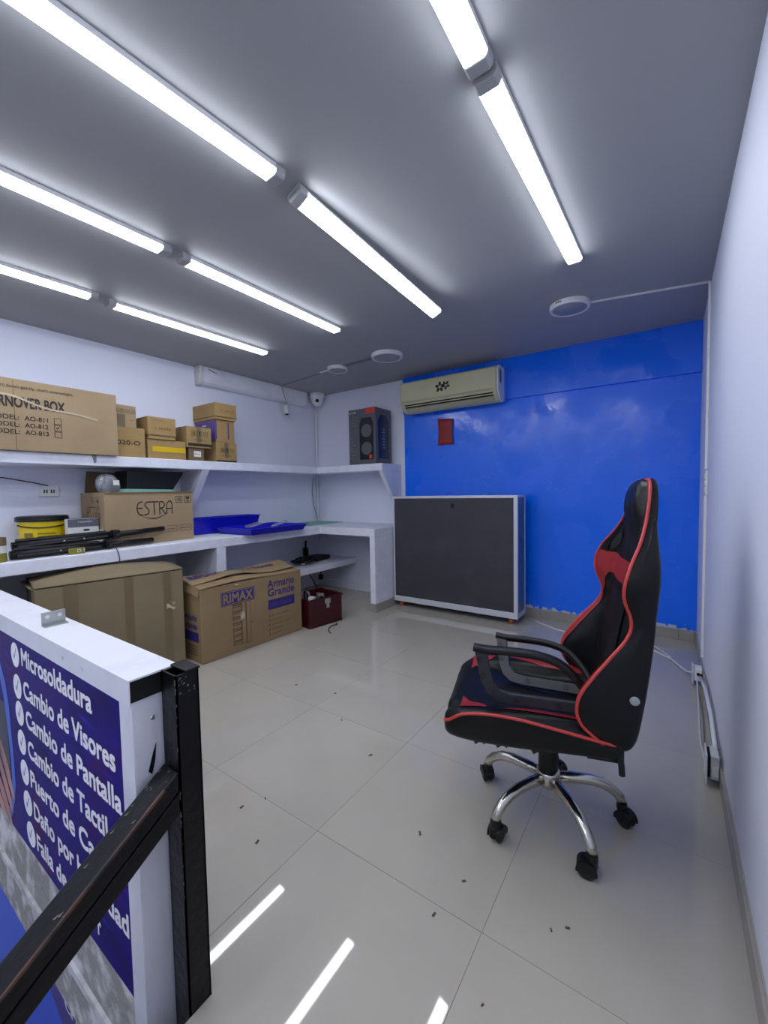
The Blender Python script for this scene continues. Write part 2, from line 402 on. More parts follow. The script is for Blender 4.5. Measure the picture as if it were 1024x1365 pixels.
tr = thing('cable_trunking', 'white cable trunking from round ceiling lamp down the right wall to floor box', 'trunking', (.18, 3.2, zC))
child(MB().box(-.44, .194, 3.105, 3.12, zC-.01, zC).build and MB().prism([(-.445, 3.055), (.19, 3.19), (.19, 3.205), (-.445, 3.07)], (0, 0, zC-.009), X, Y, (0, 0, .0085)), 'ceiling_run', M_white, tr)
child(B(.180, .1935, 3.19, 3.212, 1.30, zC-.009), 'wall_run', M_white, tr, bevel=.002)
child(B(.180, .1935, 3.19, 3.212, .13, 1.14), 'wall_run', M_white, tr, bevel=.002)
wc = thing('lamp_cable', 'thin grey cable across the ceiling between round lamps and the corner camera', 'cable', (-2.9, 3.1, zC))
child(MB().tube([(-2.23, 3.118, zC-.006), (-2.4, 3.13, zC-.005), (-2.585, 3.13, zC-.006)], .004, 6), 'lead', M_wireg, wc)
child(MB().tube([(-2.22, 3.09, zC-.006), (-2.42, 3.1, zC-.005), (-2.61, 3.1, zC-.006)], .004, 6), 'lead', M_wireg, wc)
child(MB().tube([(-2.80, 3.14, zC-.005), (-3.0, 3.17, zC-.005), (-3.3, 3.21, zC-.005), (-3.63, 3.25, zC-.006), (-3.638, 3.27, zC-.03), (-3.638, 3.30, 2.3), (-3.638, 3.33, 2.245), (-3.66, 3.33, 2.225)], .004, 6), 'lead', M_wireg, wc)
child(B(-2.93, -2.79, 3.135, 3.155, zC-.008, zC), 'trunk_piece', M_white, wc)
# white duct along the top of the left wall
du = thing('pipe_duct', 'white boxed pipe duct along the top of the left wall with broken grey end', 'duct', (xL, 2.3, 2.25))
child(MB().prism([(xL, zC-.001), (xL+.1, zC-.001), (xL+.085, 2.275), (xL+.06, 2.255), (xL, 2.25)], (0, 2.315, 0), X, Z, (0, 3.68-2.317, 0)), 'casing', M_whitem, du, bevel=.004)
child(MB().prism([(xL, zC-.001), (xL+.108, zC-.001), (xL+.1, 2.33), (xL+.072, 2.25), (xL, 2.243)], (0, 2.27, 0), X, Z, (0, .045, 0)), 'end_piece', M_dirtyw, du, bevel=.006)
child(MB().tube([(xL+.104, 2.36, 2.40), (xL+.108, 2.42, 2.375), (xL+.104, 2.45, 2.38)], .004, 6), 'wire_stub', M_wireg, du)
# corner dome camera
dc = thing('dome_camera', 'white dome security camera mounted in the ceiling corner', 'camera', (-3.60, 3.795, zC))
MB().lathe([(0, 0), (.088, 0), (.09, -.03), (.075, -.075), (0, -.075)], seg=28).build('mount', M_white, dc, smooth=False, bevel=.004)
MB().ball((0, 0, -.085), .07, 20).build('dome', M_white, dc, smooth=True)
dd = Vector((3.6, -3.8, -1.0)).normalized()
MB().ball(tuple(Vector((0, 0, -.085))+dd*.052), .026, 14).build('lens', M_glass, dc, smooth=True)
# bullet camera hanging below the duct
bc = thing('bullet_camera', 'small white bullet security camera hanging below the left wall duct', 'camera', (-3.66, 3.33, 2.25))
MB().lathe([(0, 0), (.03, 0), (.03, -.015), (.012, -.02), (.012, -.045), (0, -.045)], seg=16).build('mount', M_grey, bc)
ax = Vector((.35, -.12, -1)).normalized(); q = Vector((0, 0, 1)).rotation_difference(ax).to_matrix().to_4x4()
MB().lathe([(0, 0), (.026, 0), (.03, .012), (.03, .10), (.026, .108), (0, .106)], seg=20, mtx=Matrix.Translation((0, 0, -.045)) @ q).build('barrel', M_white, bc)
MB().box(-.034, .034, -.036, -.028, -.01, .115, Matrix.Translation((0, 0, -.045)) @ q).build('sun_hood', M_white, bc, bevel=.003)
MB().lathe([(0, 0), (.029, 0), (.03, .02), (0, .02)], seg=20, mtx=Matrix.Translation((0, 0, -.05)) @ q).build('rear_cap', M_black, bc)
MB().lathe([(0, .1065), (.02, .1065), (.02, .1085), (0, .1085)], seg=20, mtx=Matrix.Translation((0, 0, -.045)) @ q).build('lens', M_glass, bc)
# corner conduit
cc = thing('corner_conduit', 'thin white conduit running down the back left corner behind the shelf', 'conduit', (xL+.02, yB-.02, zb))
child(MB().tube([(xL+.022, yB-.022, zb), (xL+.022, yB-.022, 1.417)], .012, 8), 'pipe', M_whitem, cc)
child(MB().tube([(xL+.022, yB-.022, zs), (xL+.022, yB-.022, 2.25)], .012, 8), 'pipe', M_whitem, cc)
child(MB().tube([(xL+.01, yB-.09, 1.39), (xL+.01, yB-.11, 1.2), (xL+.012, yB-.09, 1.05), (xL+.015, yB-.05, .9), (xL+.02, yB-.03, zb+.01)], .004, 6), 'loose_wire', M_wireg, cc)
# ------------------------------------------------------------------ air conditioner
ac = thing('air_conditioner', 'yellowed split air conditioner with two black flower stickers high on the back wall', 'air conditioner', (-2.33, 3.912, 2.01), 0)
LA = 1.045
prof = [(0, .03), (0, .315), (-.15, .325), (-.185, .315), (-.203, .29), (-.205, .10), (-.19, .065), (-.165, .045), (-.13, .012), (-.08, 0)]
MB().prism(prof, (.012, 0, 0), Y, Z, (LA-.024, 0, 0)).build('body', M_cream, ac, bevel=.006)
e1 = [(0, .028), (0, .318), (-.15, .328), (-.188, .318), (-.2, .29), (-.195, .10), (-.16, .04), (-.08, -.002)]
MB().prism(e1, (0, 0, 0), Y, Z, (.012, 0, 0)).build('end_cover', M_cream, ac, bevel=.004)
MB().prism(e1, (LA-.012, 0, 0), Y, Z, (.012, 0, 0)).build('end_cover', M_white, ac, bevel=.004)
B(.015, LA-.02, -.211, -.2, .115, .30).build('front_panel', M_cream, ac, bevel=.004)
B(.03, LA-.05, -.2135, -.2105, .098, .113).build('panel_groove', M_creamd, ac)
MB().prism([(-.199, .078), (-.176, .05), (-.172, .056), (-.195, .083)], (.05, 0, 0), Y, Z, (LA-.1, 0, 0)).build('air_outlet', M_dark, ac)
MB().prism([(-.18, .043), (-.135, .004), (-.128, .008), (-.173, .05)], (.05, 0, 0), Y, Z, (LA-.1, 0, 0)).build('louvre', M_creamd, ac, bevel=.002)
rects(ac, 'energy_label', M_side, (LA+.0008, -.16, .17), Y, Z, [(0, 0, .055, .12)])
def flower(parent, m, o, dx, dy, r, rot):
    mb = MB(); o, dx, dy = Vector(o), Vector(dx), Vector(dy)
    for k in range(5):
        a = rot+2*PI*k/5; c = (math.cos(a)*r*.62, math.sin(a)*r*.62); n = len(mb.v)
        for i in range(10):
            b = 2*PI*i/10; u, v = .42*r*math.cos(b), .30*r*math.sin(b)
            u, v = u*math.cos(a)-v*math.sin(a)+c[0], u*math.sin(a)+v*math.cos(a)+c[1]
            mb.v.append(tuple(o+dx*u+dy*v))
        mb.f.append(tuple(range(n, n+10)))
    return mb.build('flower_sticker', m, parent)
flower(ac, M_ink, (.465, -.2125, .205), X, Z, .05, .3); flower(ac, M_ink, (.53, -.2125, .212), X, Z, .042, .9)
# ------------------------------------------------------------------ red paper on the blue wall
rp = thing('paper_pouch', 'small dark red paper pouch taped to the blue wall below the air conditioner', 'paper', (-1.905, 3.905, 1.67))
def pf(u, v):
    x = (u-.5)*(.175-.02*math.sin(PI*v)); return (x, -.004-.006*math.sin(PI*u)-.003*v, .265*v-.012*u*v+.01*(1-u)*v)
MB().grid(pf, 8, 8).build('sheet', M_paper, rp, smooth=True, solid=.003)
MB().box(-.085, .08, -.014, -.007, .24, .262).build('fold', M_paper, rp)
# ------------------------------------------------------------------ switch plate on the right wall, floor boxes, cables
sw = thing('wall_socket', 'white socket plate on the right wall beside the blue wall', 'socket', (.193, 3.2, 1.14))
B(-.012, 0, -.075, .075, 0, .15).build('plate', M_white, sw, bevel=.003)
for k in range(3): B(-.017, -.011, -.05, .05, .02+.04*k, .05+.04*k).build('module', M_dirtyw, sw, bevel=.002)
jb = thing('junction_box', 'small white junction box on the floor by the right wall nearest the blue wall', 'junction box', (.158, 3.06, 0))
B(-.016, .022, -.03, .04, .035, .11).build('body', M_white, jb, bevel=.004)
B(-.026, -.018, -.03, .05, .01, .12).build('lid', M_dirtyw, jb, bevel=.002)
MB().lathe([(0, 0), (.009, 0), (.009, .006), (0, .006)], (.004, -.035, .078), 12, 'y').build('knockout_hole', M_dark, jb)
MB().box(.004, .022, -.036, -.031, .074, .082).build('knockout_slot', M_dark, jb)
jb2 = thing('junction_box', 'larger open white junction box on the floor by the right wall, nearer the viewer', 'junction box', (.162, 2.08, 0))
B(-.008, .019, -.045, .04, .03, .125).build('body', M_dirtyw, jb2, bevel=.003)
B(-.024, -.019, -.055, .045, .012, .13).build('lid', M_white, jb2, bevel=.002)
B(-.019, -.008, -.04, .035, .035, .12).build('inside', M_dark, jb2)
B(-.004, .016, -.0465, -.044, .045, .085).build('worn_patch', M_white, jb2)
cdt = thing('floor_conduit', 'white conduit tube and loose wires along the right wall between the two junction boxes', 'conduit', (.17, 2.5, 0))
child(MB().tube([(.174, 3.025, .06), (.18, 2.8, .095), (.182, 2.45, .105), (.176, 2.13, .1)], .009, 10), 'tube', M_whitem, cdt, smooth=True)
child(MB().tube([(.155, 3.02, .05), (.155, 2.9, .008), (.15, 2.7, .006), (.142, 2.5, .006), (.14, 2.35, .006), (.145, 2.22, .006), (.15, 2.13, .03)], .0035, 6), 'loose_wire', M_wire, cdt)
child(MB().tube([(.158, 3.02, .05), (.163, 2.85, .008), (.162, 2.6, .006), (.155, 2.4, .006), (.152, 2.25, .006), (.155, 2.13, .03)], .0025, 6), 'loose_wire', M_wireg, cdt)
child(MB().tube([(.188, 3.0, .105), (.189, 2.7, .14), (.189, 2.4, .145), (.186, 2.1, .13)], .0035, 6), 'loose_wire', M_wireg, cdt)
fc = thing('floor_cable', 'white cable lying on the tiles along the foot of the blue wall', 'cable', (-.5, 3.6, 0))
child(MB().tube([(-1.05, 3.86, .006), (-.93, 3.75, .006), (-.777, 3.65, .006), (-.53, 3.56, .006), (-.3, 3.545, .006), (-.08, 3.54, .006), (.03, 3.42, .006), (.11, 3.2, .02), (.13, 3.12, .05)], .007, 8), 'cord', M_wire, fc, smooth=True)
child(MB().tube([(-.25, 3.75, .006), (-.1, 3.68, .006), (.03, 3.43, .014)], .005, 6), 'branch', M_wire, fc)
# ------------------------------------------------------------------ wheeled black board case
cs_ = thing('board_case', 'tall black board case with white aluminium frame on orange wheels against the blue wall', 'display case', (-2.354, 3.575, 0))
CW, CD, z0, z1 = 1.285, .24, .058, 1.145
B(.012, CW-.003, .006, CD-.004, z0+.03, z1-.01).build('core', M_side, cs_)
B(.014, CW-.03, .0, .008, z0+.05, z1-.02).build('front_board', M_board, cs_)
def fr(x0, x1, y0, y1, a, b): B(x0, x1, y0, y1, a, b).build('frame_rail', M_alu, cs_, bevel=.002)
fr(0, CW, -.006, .02, z0, z0+.055); fr(0, CW, -.006, .02, z1-.022, z1)
fr(0, .016, -.005, .02, z0+.055, z1-.022); fr(CW-.034, CW, -.005, .02, z0+.055, z1-.022)
fr(CW-.012, CW, .02, CD, z0, z0+.045); fr(CW-.012, CW, .02, CD, z1-.02, z1); fr(CW-.012, CW, CD-.025, CD, z0+.045, z1-.02)
fr(0, CW, CD-.02, CD, z1-.02, z1); fr(0, .012, .02, CD, z0, z0+.045); fr(0, .012, .02, CD, z1-.02, z1)
for k in range(4): B(.28+k*.27, .33+k*.27, -.008, -.0055, z1-.017, z1-.006).build('latch', M_dirtyw, cs_)
B(.655, .69, -.004, .0, 1.03, 1.075).build('lock', M_black, cs_, bevel=.003)
for k in range(5): B(CW-.0005, CW+.003, .1, .16, .15+.2*k, .17+.2*k).build('rivet_strip', M_side, cs_)
for wx in (.07, CW-.07):
    for wy in (.045, CD-.05):
        wh = MB().lathe([(0, -.012), (.022, -.014), (.029, -.009), (.029, .009), (.022, .014), (0, .014)], (wx, wy, .0295), 18, 'x').build('caster', M_orange, cs_)
        B(wx-.018, wx+.018, wy-.015, wy+.02, .0545, .0585).build('caster_plate', M_steel, wh)
        MB().box(wx-.0185, wx-.0155, wy-.01, wy+.01, .026, .056).box(wx+.0155, wx+.0185, wy-.01, wy+.01, .026, .056).build('caster_fork', M_steel, wh)
# ------------------------------------------------------------------ sign parapet by the stairwell
sg = thing('sign_board', 'white metal parapet with indigo repair-service sign at the stairwell edge', 'sign', (-1.0, .41, 0))
def S_(mb, name, m, **k): return child(mb, name, m, sg, **k)
S_(B(-3.05, -.975, .414, .505, 0, .70), 'core', M_whitem)
S_(MB().box(-3.0, -.958, .4015, .4025, .745, .794).box(-3.0, -.958, .503, .504, .745, .794).box(-3.0, -.958, .403, .503, .792, .7945), 'cap_shade_sheets', M_dark)  # dark sheets painting the shade under the hollow cap
S_(B(-1.0, -.966, .4025, .503, .7435, .7915), 'cap_shade_block', M_dark)  # dark block standing in for shade in the open cap end
S_(B(-3.05, -1.032, .410, .414, .003, .742), 'printed_panel', M_sign)
S_(B(-1.031, -.970, .409, .414, -.1, .742), 'edge_strip', M_whitem)
S_(B(-.975, -.969, .411, .51, -.1, .742), 'end_panel', M_whitem)
cp = MB().box(-3.05, -.955, .398, .508, .796, .8).box(-3.05, -.955, .398, .401, .742, .796).box(-3.05, -.955, .505, .508, .742, .796)
S_(cp, 'top_cap', M_whitem)
S_(MB().lathe([(0, 0), (.006, 0), (.004, .003), (0, .003)], (-.969, .452, .69), 12, 'x'), 'screw', M_steel)
S_(MB().prism([(0, .01), (.008, .0), (.016, .03), (.02, .07), (.012, .05)], (-.9685, .437, .56), (0, 1, 0), Z, (.0006, 0, 0)), 'paint_chip', M_black)
for px in (-1.2, -1.33): S_(B(px-.004, px+.004, .3972, .398, .765, .775), 'rivet', M_dirtyw)
br = MB().box(-1.594, -1.591, .428, .490, .8, .842).box(-1.594, -1.565, .428, .490, .8, .803)
bo = S_(br, 'angle_bracket', M_steel, bevel=.001)
for py in (.443, .475): S_(MB().lathe([(0, 0), (.006, 0), (.006, .0006), (0, .0006)], (-1.591, py, .827), 10, 'x'), 'bracket_hole', M_label)
def on_sign(st, x0, z0_, x1, h=.055):
    return text(sg, st, M_sgtext, (x0+1.0, -.0007, z0_), X, Z, h, (x1-x0), bold=.03)
on_sign('Microsoldadura', -1.735, .653, -1.19)
on_sign('Cambio de Visores', -1.732, .546, -1.07)
on_sign('Cambio de Pantalla', -1.725, .450, -1.046)
on_sign('Cambio de Tactil', -1.722, .350, -1.133)
on_sign('Puerto de Carga', -1.716, .250, -1.105)
on_sign('Daño por humedad', -1.700, .148, -1.042)
on_sign('Falla de', -1.690, .044, -1.44); on_sign('r', -1.225, .046, -1.207)
for (x, z) in ((-1.805, .672), (-1.80, .564), (-1.794, .473), (-1.789, .374), (-1.778, .273), (-1.765, .170), (-1.751, .067)):
    S_(MB().lathe([(0, -.0006), (.042, -.0006), (.042, 0), (0, 0)], (x, .41, z), 24, 'y'), 'tick_disc', M_sgtext)
    poly(sg, 'tick', M_tick, (x+1.0, -.0010, z), X, Z, [(-.018, -.002), (-.008, -.018), (.018, .024), (.014, .026), (-.008, -.008), (-.014, .002)])
outer = [(-2.02, .66), (-1.983, .598), (-1.94, .542), (-1.913, .47), (-1.904, .373), (-1.893, .27), (-1.892, .181), (-1.912, .117), (-1.965, .03), (-2.02, .004)]
inner = [(-2.11, .004), (-2.059, .01), (-1.972, .078), (-1.934, .162), (-1.928, .26), (-1.95, .385), (-1.974, .486), (-2.01, .56), (-2.06, .62)]
poly(sg, 'swoosh', M_swoosh, (1.0, -.0008, 0), X, Z, outer+inner)
poly(sg, 'device_picture', M_laptop, (1.0, -.0009, 0), X, Z, [(-2.4, .2), (-1.94, .2), (-1.95, .385), (-1.972, .46), (-2.4, .46)])
for k, (a, b, c) in enumerate(((-1.99, .235, .0), (-2.01, .17, .01), (-2.03, .11, .02), (-2.05, .06, .03))):
    fp = []
    for i in range(16):
        t = 2*PI*i/16; u, v = .115*math.cos(t), .027*math.sin(t); an = math.radians(-52+6*k)
        fp.append((a-.05*k*.2+u*math.cos(an)-v*math.sin(an), b-.03+u*math.sin(an)+v*math.cos(an)))
    fp = [(u, max(v, .006)) for u, v in fp]
    poly(sg, 'finger_picture', M_skin, (1.0, -.0011-.0001*k, 0), X, Z, fp)
# blue banner in the stairwell
bn = thing('stairwell_banner', 'blue printed banner on the stairwell wall below the concrete slab edge', 'banner', (-1.5, .5, -1.6))
child(B(-3.4, -.98, .495, .5195, -2.3, -.405), 'panel', M_lower, bn)
poly(bn, 'indigo_band', M_lowerp, (1.5, -.0065, 1.6), X, Z, [(-3.0, -.52), (-2.32, -.545), (-1.9, -.62), (-1.5, -.60), (-1.3, -.78), (-1.3, -1.2), (-1.75, -.85), (-2.2, -.66), (-3.0, -.62)])
text(bn, 'ull', M_label, (-1.83+1.5, -.0075, -.70+1.6), X, Z, .075, .17, bold=.0)
# post and handrail
po = thing('railing_post', 'chipped black steel railing post standing at the corner of the sign parapet', 'post', (-.92, .493, -.3))
a, b, t_ = .031, .027, .004
MB().box(-a, a, -b, -b+t_, 0, 1.1).box(-a, a, b-t_, b, 0, 1.1).box(-a, -a+t_, -b, b, 0, 1.098).box(a-t_, a, -b, b, 0, 1.1).build('tube', M_black_paint, po)
MB().prism([(-.034, -.004), (.034, -.004), (.034, .030), (-.034, .030)], (0, 0, 1.1), X, Y, (0, 0, .006)).build('top_plate', M_black_paint, po, bevel=.002)
chips = MB()
for k in range(30):
    z = 1.09-random.random()**1.6*.62; s = .0008+.0018*random.random(); x = a+random.uniform(-.004, .0012)
    chips.prism([(-s, -s*1.6), (s*.8, -s), (s, s*1.2), (-s*.5, s*1.8)], (x, -b-.0006, z), X, Z, (0, .0005, 0))
for k in range(14):
    s = .001+.002*random.random()
    chips.prism([(-s, -s), (s, -s*.6), (s*.6, s)], (a+.0001, random.uniform(-.02, .02), 1.095-.04*random.random()), Y, Z, (.0005, 0, 0))
co_ = chips.build('paint_chips', M_chip, po); co_['kind'] = 'stuff'
hr = thing('handrail', 'sloping black steel stair handrail joined to the post, bottom left', 'handrail', (-.92, .466, .585))
sl_ = math.atan(.66); q = Matrix.Rotation(sl_, 4, 'X')
def rail(x0, x1, d0, d1, y0=-.0015): return MB().prism([(y0, .66*y0-d0), (-.85, -.561-d0), (-.85, -.561-d1), (y0, .66*y0-d1)], (x0, 0, 0), Y, Z, (x1-x0, 0, 0))
rail(-.031, .031, 0, .044).build('top_tube', M_black_paint, hr, bevel=.004)
rail(-.027, .031, .049, .096).build('lower_tube', M_black_paint, hr, bevel=.004)
rail(-.02, .026, .042, .051).build('weld_seam', M_black, hr)
MB().box(.027, .0318, -.95, -.04, -.005, .0006, q).build('worn_edge', M_rust, hr)
ch = MB()
for k in range(16):
    s = .001+.002*random.random(); y = -.01-random.random()**2*.35; x = random.uniform(-.025, .028)
    v = [(x-s, y-s*2), (x+s, y-s), (x+s*.7, y+s*2)]; n = len(ch.v)
    ch.v += [tuple(q @ Vector((u, w_, .0008))) for u, w_ in v]; ch.f.append((n, n+1, n+2))
c2 = ch.build('paint_chips', M_chip, hr); c2['kind'] = 'stuff'
# ------------------------------------------------------------------ cartons
def carton(name, label, loc, rz, sx, sy, sz, m=None, group=None, lid=False, tape=True, cat='box'):
    t = thing(name, label, cat, loc, rz, group); m = m or M_card2
    if lid:
        B(.004, sx-.004, .004, sy-.004, 0, sz*.55).build('base', m, t, bevel=.002)
        B(0, sx, 0, sy, sz*.16, sz).build('lid', m, t, bevel=.003)
        B(-.001, sx+.001, -.001, sy+.001, sz*.155, sz*.2).build('lid_edge', M_cardd, t)
    else:
        B(0, sx, 0, sy, 0, sz-.003).build('body', m, t, bevel=.003)
        B(.002, sx-.002, .001, sy/2-.001, sz-.004, sz).build('flap', m, t)
        B(.002, sx-.002, sy/2+.001, sy-.001, sz-.004, sz).build('flap', m, t)
        if tape:
            MB().box(-.0012, sx+.0012, sy/2-.024, sy/2+.024, sz-.002, sz+.0012).box(-.0012, 0, sy/2-.024, sy/2+.024, sz*.8, sz).box(sx, sx+.0012, sy/2-.024, sy/2+.024, sz*.8, sz).build('tape', M_tape, t)
    return t
FY = -.0016
def icons(t, x, z, s, m=M_ink, n=3, y=FY):
    L_ = []
    for k in range(n):
        u = x+k*s*1.35; L_ += outline(u, z, u+s, z+s, s*.07)
        if k % 3 == 0: L_ += [(u+s*.28, z+s*.18, u+s*.4, z+s*.8), (u+s*.6, z+s*.18, u+s*.72, z+s*.8)]
        if k % 3 == 1: L_ += [(u+s*.25, z+s*.55, u+s*.75, z+s*.85), (u+s*.45, z+s*.25, u+s*.55, z+s*.55), (u+s*.3, z+s*.15, u+s*.7, z+s*.24)]
        if k % 3 == 2: L_ += [(u+s*.2, z+s*.5, u+s*.8, z+s*.62), (u+s*.46, z+s*.15, u+s*.54, z+s*.5)]
    rects(t, 'handling_icons', m, (0, y, 0), X, Z, L_)
def scribble(parent, m, o, dx, dy, wd, h, name='small_print', seed=1):
    rn = random.Random(seed); u = 0; L_ = []
    while u < wd-h*.4:
        g = h*rn.uniform(.35, .6)
        L_.append((u, 0, u+g*.55, h*rn.choice((.7, .7, 1)))); L_.append((u+g*.2, h*.3, u+g*.9, h*.42)); u += g*1.15
        if rn.random() < .14: u += h*.5
    return rects(parent, name, m, o, dx, dy, L_)
def strokes(parent, name, m, o, dx, dy, lines, wd):
    mb = MB(); o, dx, dy = Vector(o), Vector(dx), Vector(dy)
    for ln_ in lines:
        P_ = [Vector((a_, b_)) for a_, b_ in ln_]
        if len(P_) > 2: P_ = [Vector(crom(ln_, i/6)) for i in range(6*(len(ln_)-1)+1)]
        n = len(mb.v)
        for i, p in enumerate(P_):
            t_ = (P_[min(i+1, len(P_)-1)]-P_[max(i-1, 0)]).normalized(); q_ = Vector((-t_.y, t_.x))*wd/2
            for e in (p+q_, p-q_): mb.v.append(tuple(o+dx*e.x+dy*e.y))
        mb.f += [(n+2*i, n+2*i+1, n+2*i+3, n+2*i+2) for i in range(len(P_)-1)]
    return mb.build(name, m, parent)
def crom(P, t):
    n = len(P); i = min(int(t), n-2); f = t-i
    p0, p1, p2, p3 = P[max(i-1, 0)], P[i], P[i+1], P[min(i+2, n-1)]
    return tuple(.5*((2*b_)+(-a_+c_)*f+(2*a_-5*b_+4*c_-d_)*f*f+(-a_+3*b_-3*c_+d_)*f**3) for a_, b_, c_, d_ in zip(p0, p1, p2, p3))
ESTRA = [[(.52, 1), (.2, .93), (.03, .55), (.2, .12), (.55, .05)], [(.05, .55), (.5, .55)],
         [(1.12, .98), (.82, .95), (.70, .74), (.88, .55), (1.04, .34), (.92, .1), (.62, .06)],
         [(1.1, .98), (1.9, .98)], [(1.5, .98), (1.5, .03)],
         [(1.98, .03), (1.98, .98)], [(1.98, .98), (2.3, .95), (2.42, .74), (2.3, .54), (1.98, .5)], [(2.12, .5), (2.3, .28), (2.52, .03)],
         [(2.62, .03), (2.62, .7), (2.82, .98), (3.05, .95), (3.12, .7), (3.12, .03)], [(2.62, .45), (3.12, .45)]]
R90 = PI/2
# --- turnover carton at the left end of the shelf
t = carton('carton', 'large brown carton with a tick-box list at left end of the wall shelf', (-3.335, .42, zs), R90, .985, .385, .44, M_card)
text(t, 'TURNOVER BOX', M_ink, (.262, FY, .268), X, Z, .062, .405, bold=.035)
text(t, 'x, please take part down gently, don\'t overweight.', M_inkb, (.16, FY, .385), X, Z, .018, .56, bold=.02)
for k, s in enumerate(('AO-811', 'AO-812', 'AO-813')):
    z = .190-.044*k
    text(t, 'MODEL:', M_ink, (.285, FY, z), X, Z, .027, .142, bold=.015)
    text(t, s, M_ink, (.454, FY, z), X, Z, .027, .118, bold=.015)
    rects(t, 'tick_box', M_ink, (0, FY, 0), X, Z, outline(.604, z-.007, .645, z+.034, .003))
poly(t, 'tick', M_ink, (0, FY, 0), X, Z, [(.612, .163), (.62, .150), (.638, .172), (.635, .174), (.62, .157), (.614, .166)])
MB().grid(lambda u, v: (.3+.56*u, -.003, .335-.095*u+.02*math.sin(9*u)*(1-u)+(v-.5)*.012), 20, 2).build('clear_tape', M_ctape, t, smooth=True)
rects(t, 'seam_line', M_cardd, (0, FY, 0), X, Z, [(.405, .0, .408, .43)])
# blue sheets lying on it
bs = thing('blue_folder', 'thin blue plastic folder with clear sleeve lying on the big tick-box carton', 'folder', (-3.5, 1.05, zs+.442), R90)
MB().box(0, .17, 0, .22, 0, .010).build('cover', M_bluep, bs, bevel=.002)
MB().grid(lambda u, v: (.13+.18*u, .03+.15*v, .012+.008*math.sin(5*u+2*v)), 8, 4).build('clear_sleeve', M_plasticbag, bs, smooth=True, solid=.001)
stick = thing('wood_splinter', 'small grey chip of board hanging at the shelf edge below the big tick-box carton', 'scrap', (-3.352, 1.24, zs-.06))
MB().prism([(0, .058), (.03, .058), (.026, .01), (.018, 0)], (0, 0, 0), Y, Z, (-.004, 0, 0)).build('chip', M_wireg, stick)
stick.location.x = -3.358
# --- small cartons
g = 'small cartons on the wall shelf'
t = carton('carton', 'tan carton with a bold black code directly right of the big tick-box carton', (-3.40, 1.412, zs), R90, .215, .30, .228, M_card2, g)
text(t, '020-O', M_ink, (.012, FY, .095), X, Z, .032, .165, bold=.012)
t = carton('carton', 'tan carton with icons and brown tape standing on the bold-code carton', (-3.42, 1.412, zs+.23), R90, .165, .27, .165, M_card, g)
icons(t, .01, .105, .030, M_inkb, 4); rects(t, 'brown_tape', M_tape, (0, FY, 0), X, Z, [(.02, 0, .085, .095)])
scribble(t, M_inkl, (.09, FY, .05), X, Z, .06, .014, seed=8)
t = carton('carton', 'flat tan carton with a yellow tape band standing on the shelf', (-3.40, 1.645, zs), R90, .313, .26, .155, M_card2, g, lid=False)
rects(t, 'yellow_band', M_yellow, (0, FY, 0), X, Z, [(.035, .058, .31, .10)])
t = carton('carton', 'tan lidded box with faint red lettering on the yellow-banded carton', (-3.385, 1.645, zs+.157), R90, .225, .26, .175, M_card2, g, lid=True)
scribble(t, M_inkl, (.05, FY, .075), X, Z, .14, .032, seed=2); scribble(t, M_inkl, (.03, FY, .145), X, Z, .11, .012, seed=3)
t = carton('carton', 'small dark brown box with white label under the icon carton', (-3.40, 1.985, zs), R90, .14, .2, .112, M_cardd, g, tape=False)
rects(t, 'white_label', M_label, (0, FY, 0), X, Z, [(.045, .035, .11, .085)])
scribble(t, M_ink, (.052, FY-.0006, .055), X, Z, .05, .012, seed=5)
t = carton('carton', 'tan icon carton with black bottom strip on the dark labelled box', (-3.385, 1.962, zs+.114), R90, .23, .22, .178, M_card2, g)
icons(t, .045, .10, .04, M_ink, 3); rects(t, 'black_strip', M_ink, (0, FY, 0), X, Z, [(.008, .012, .228, .036)])
scribble(t, M_inkb, (.07, FY, .06), X, Z, .1, .018, seed=6); rects(t, 'brown_tape', M_tape, (0, FY+.0006, 0), X, Z, [(.09, .045, .13, .175)])
t = carton('carton', 'lowest tan icon carton at the right end of the small stack', (-3.395, 2.245, zs), R90, .215, .24, .185, M_card2, g)
icons(t, .045, .09, .038, M_ink, 3); scribble(t, M_inkb, (.06, FY, .055), X, Z, .1, .017, seed=7); rects(t, 'black_strip', M_ink, (0, FY, 0), X, Z, [(.0, .005, .21, .018)])
rects(t, 'brown_tape', M_tape, (0, FY+.0006, 0), X, Z, [(.085, .04, .125, .18)])
t = carton('carton', 'tan carton with purple printed side, middle of the right-hand stack', (-3.405, 2.25, zs+.187), R90, .20, .32, .20, M_card2, g)
rects(t, 'purple_side', M_purple, (-.0016, 0, 0), Y, Z, [(.0, .004, .318, .195)]); rects(t, 'purple_stripe', M_purple, (0, FY, 0), X, Z, [(.0, .02, .012, .195), (.125, .03, .14, .18)])
rects(t, 'side_slot', M_label, (-.0024, 0, 0), Y, Z, [(.14, .15, .2, .158)])
t = carton('carton', 'tan lidded box topping the right-hand stack of small cartons', (-3.385, 2.24, zs+.389), R90, .225, .36, .15, M_card2, g, lid=True)
scribble(t, M_inkl, (.05, FY, .07), X, Z, .15, .032, seed=4)
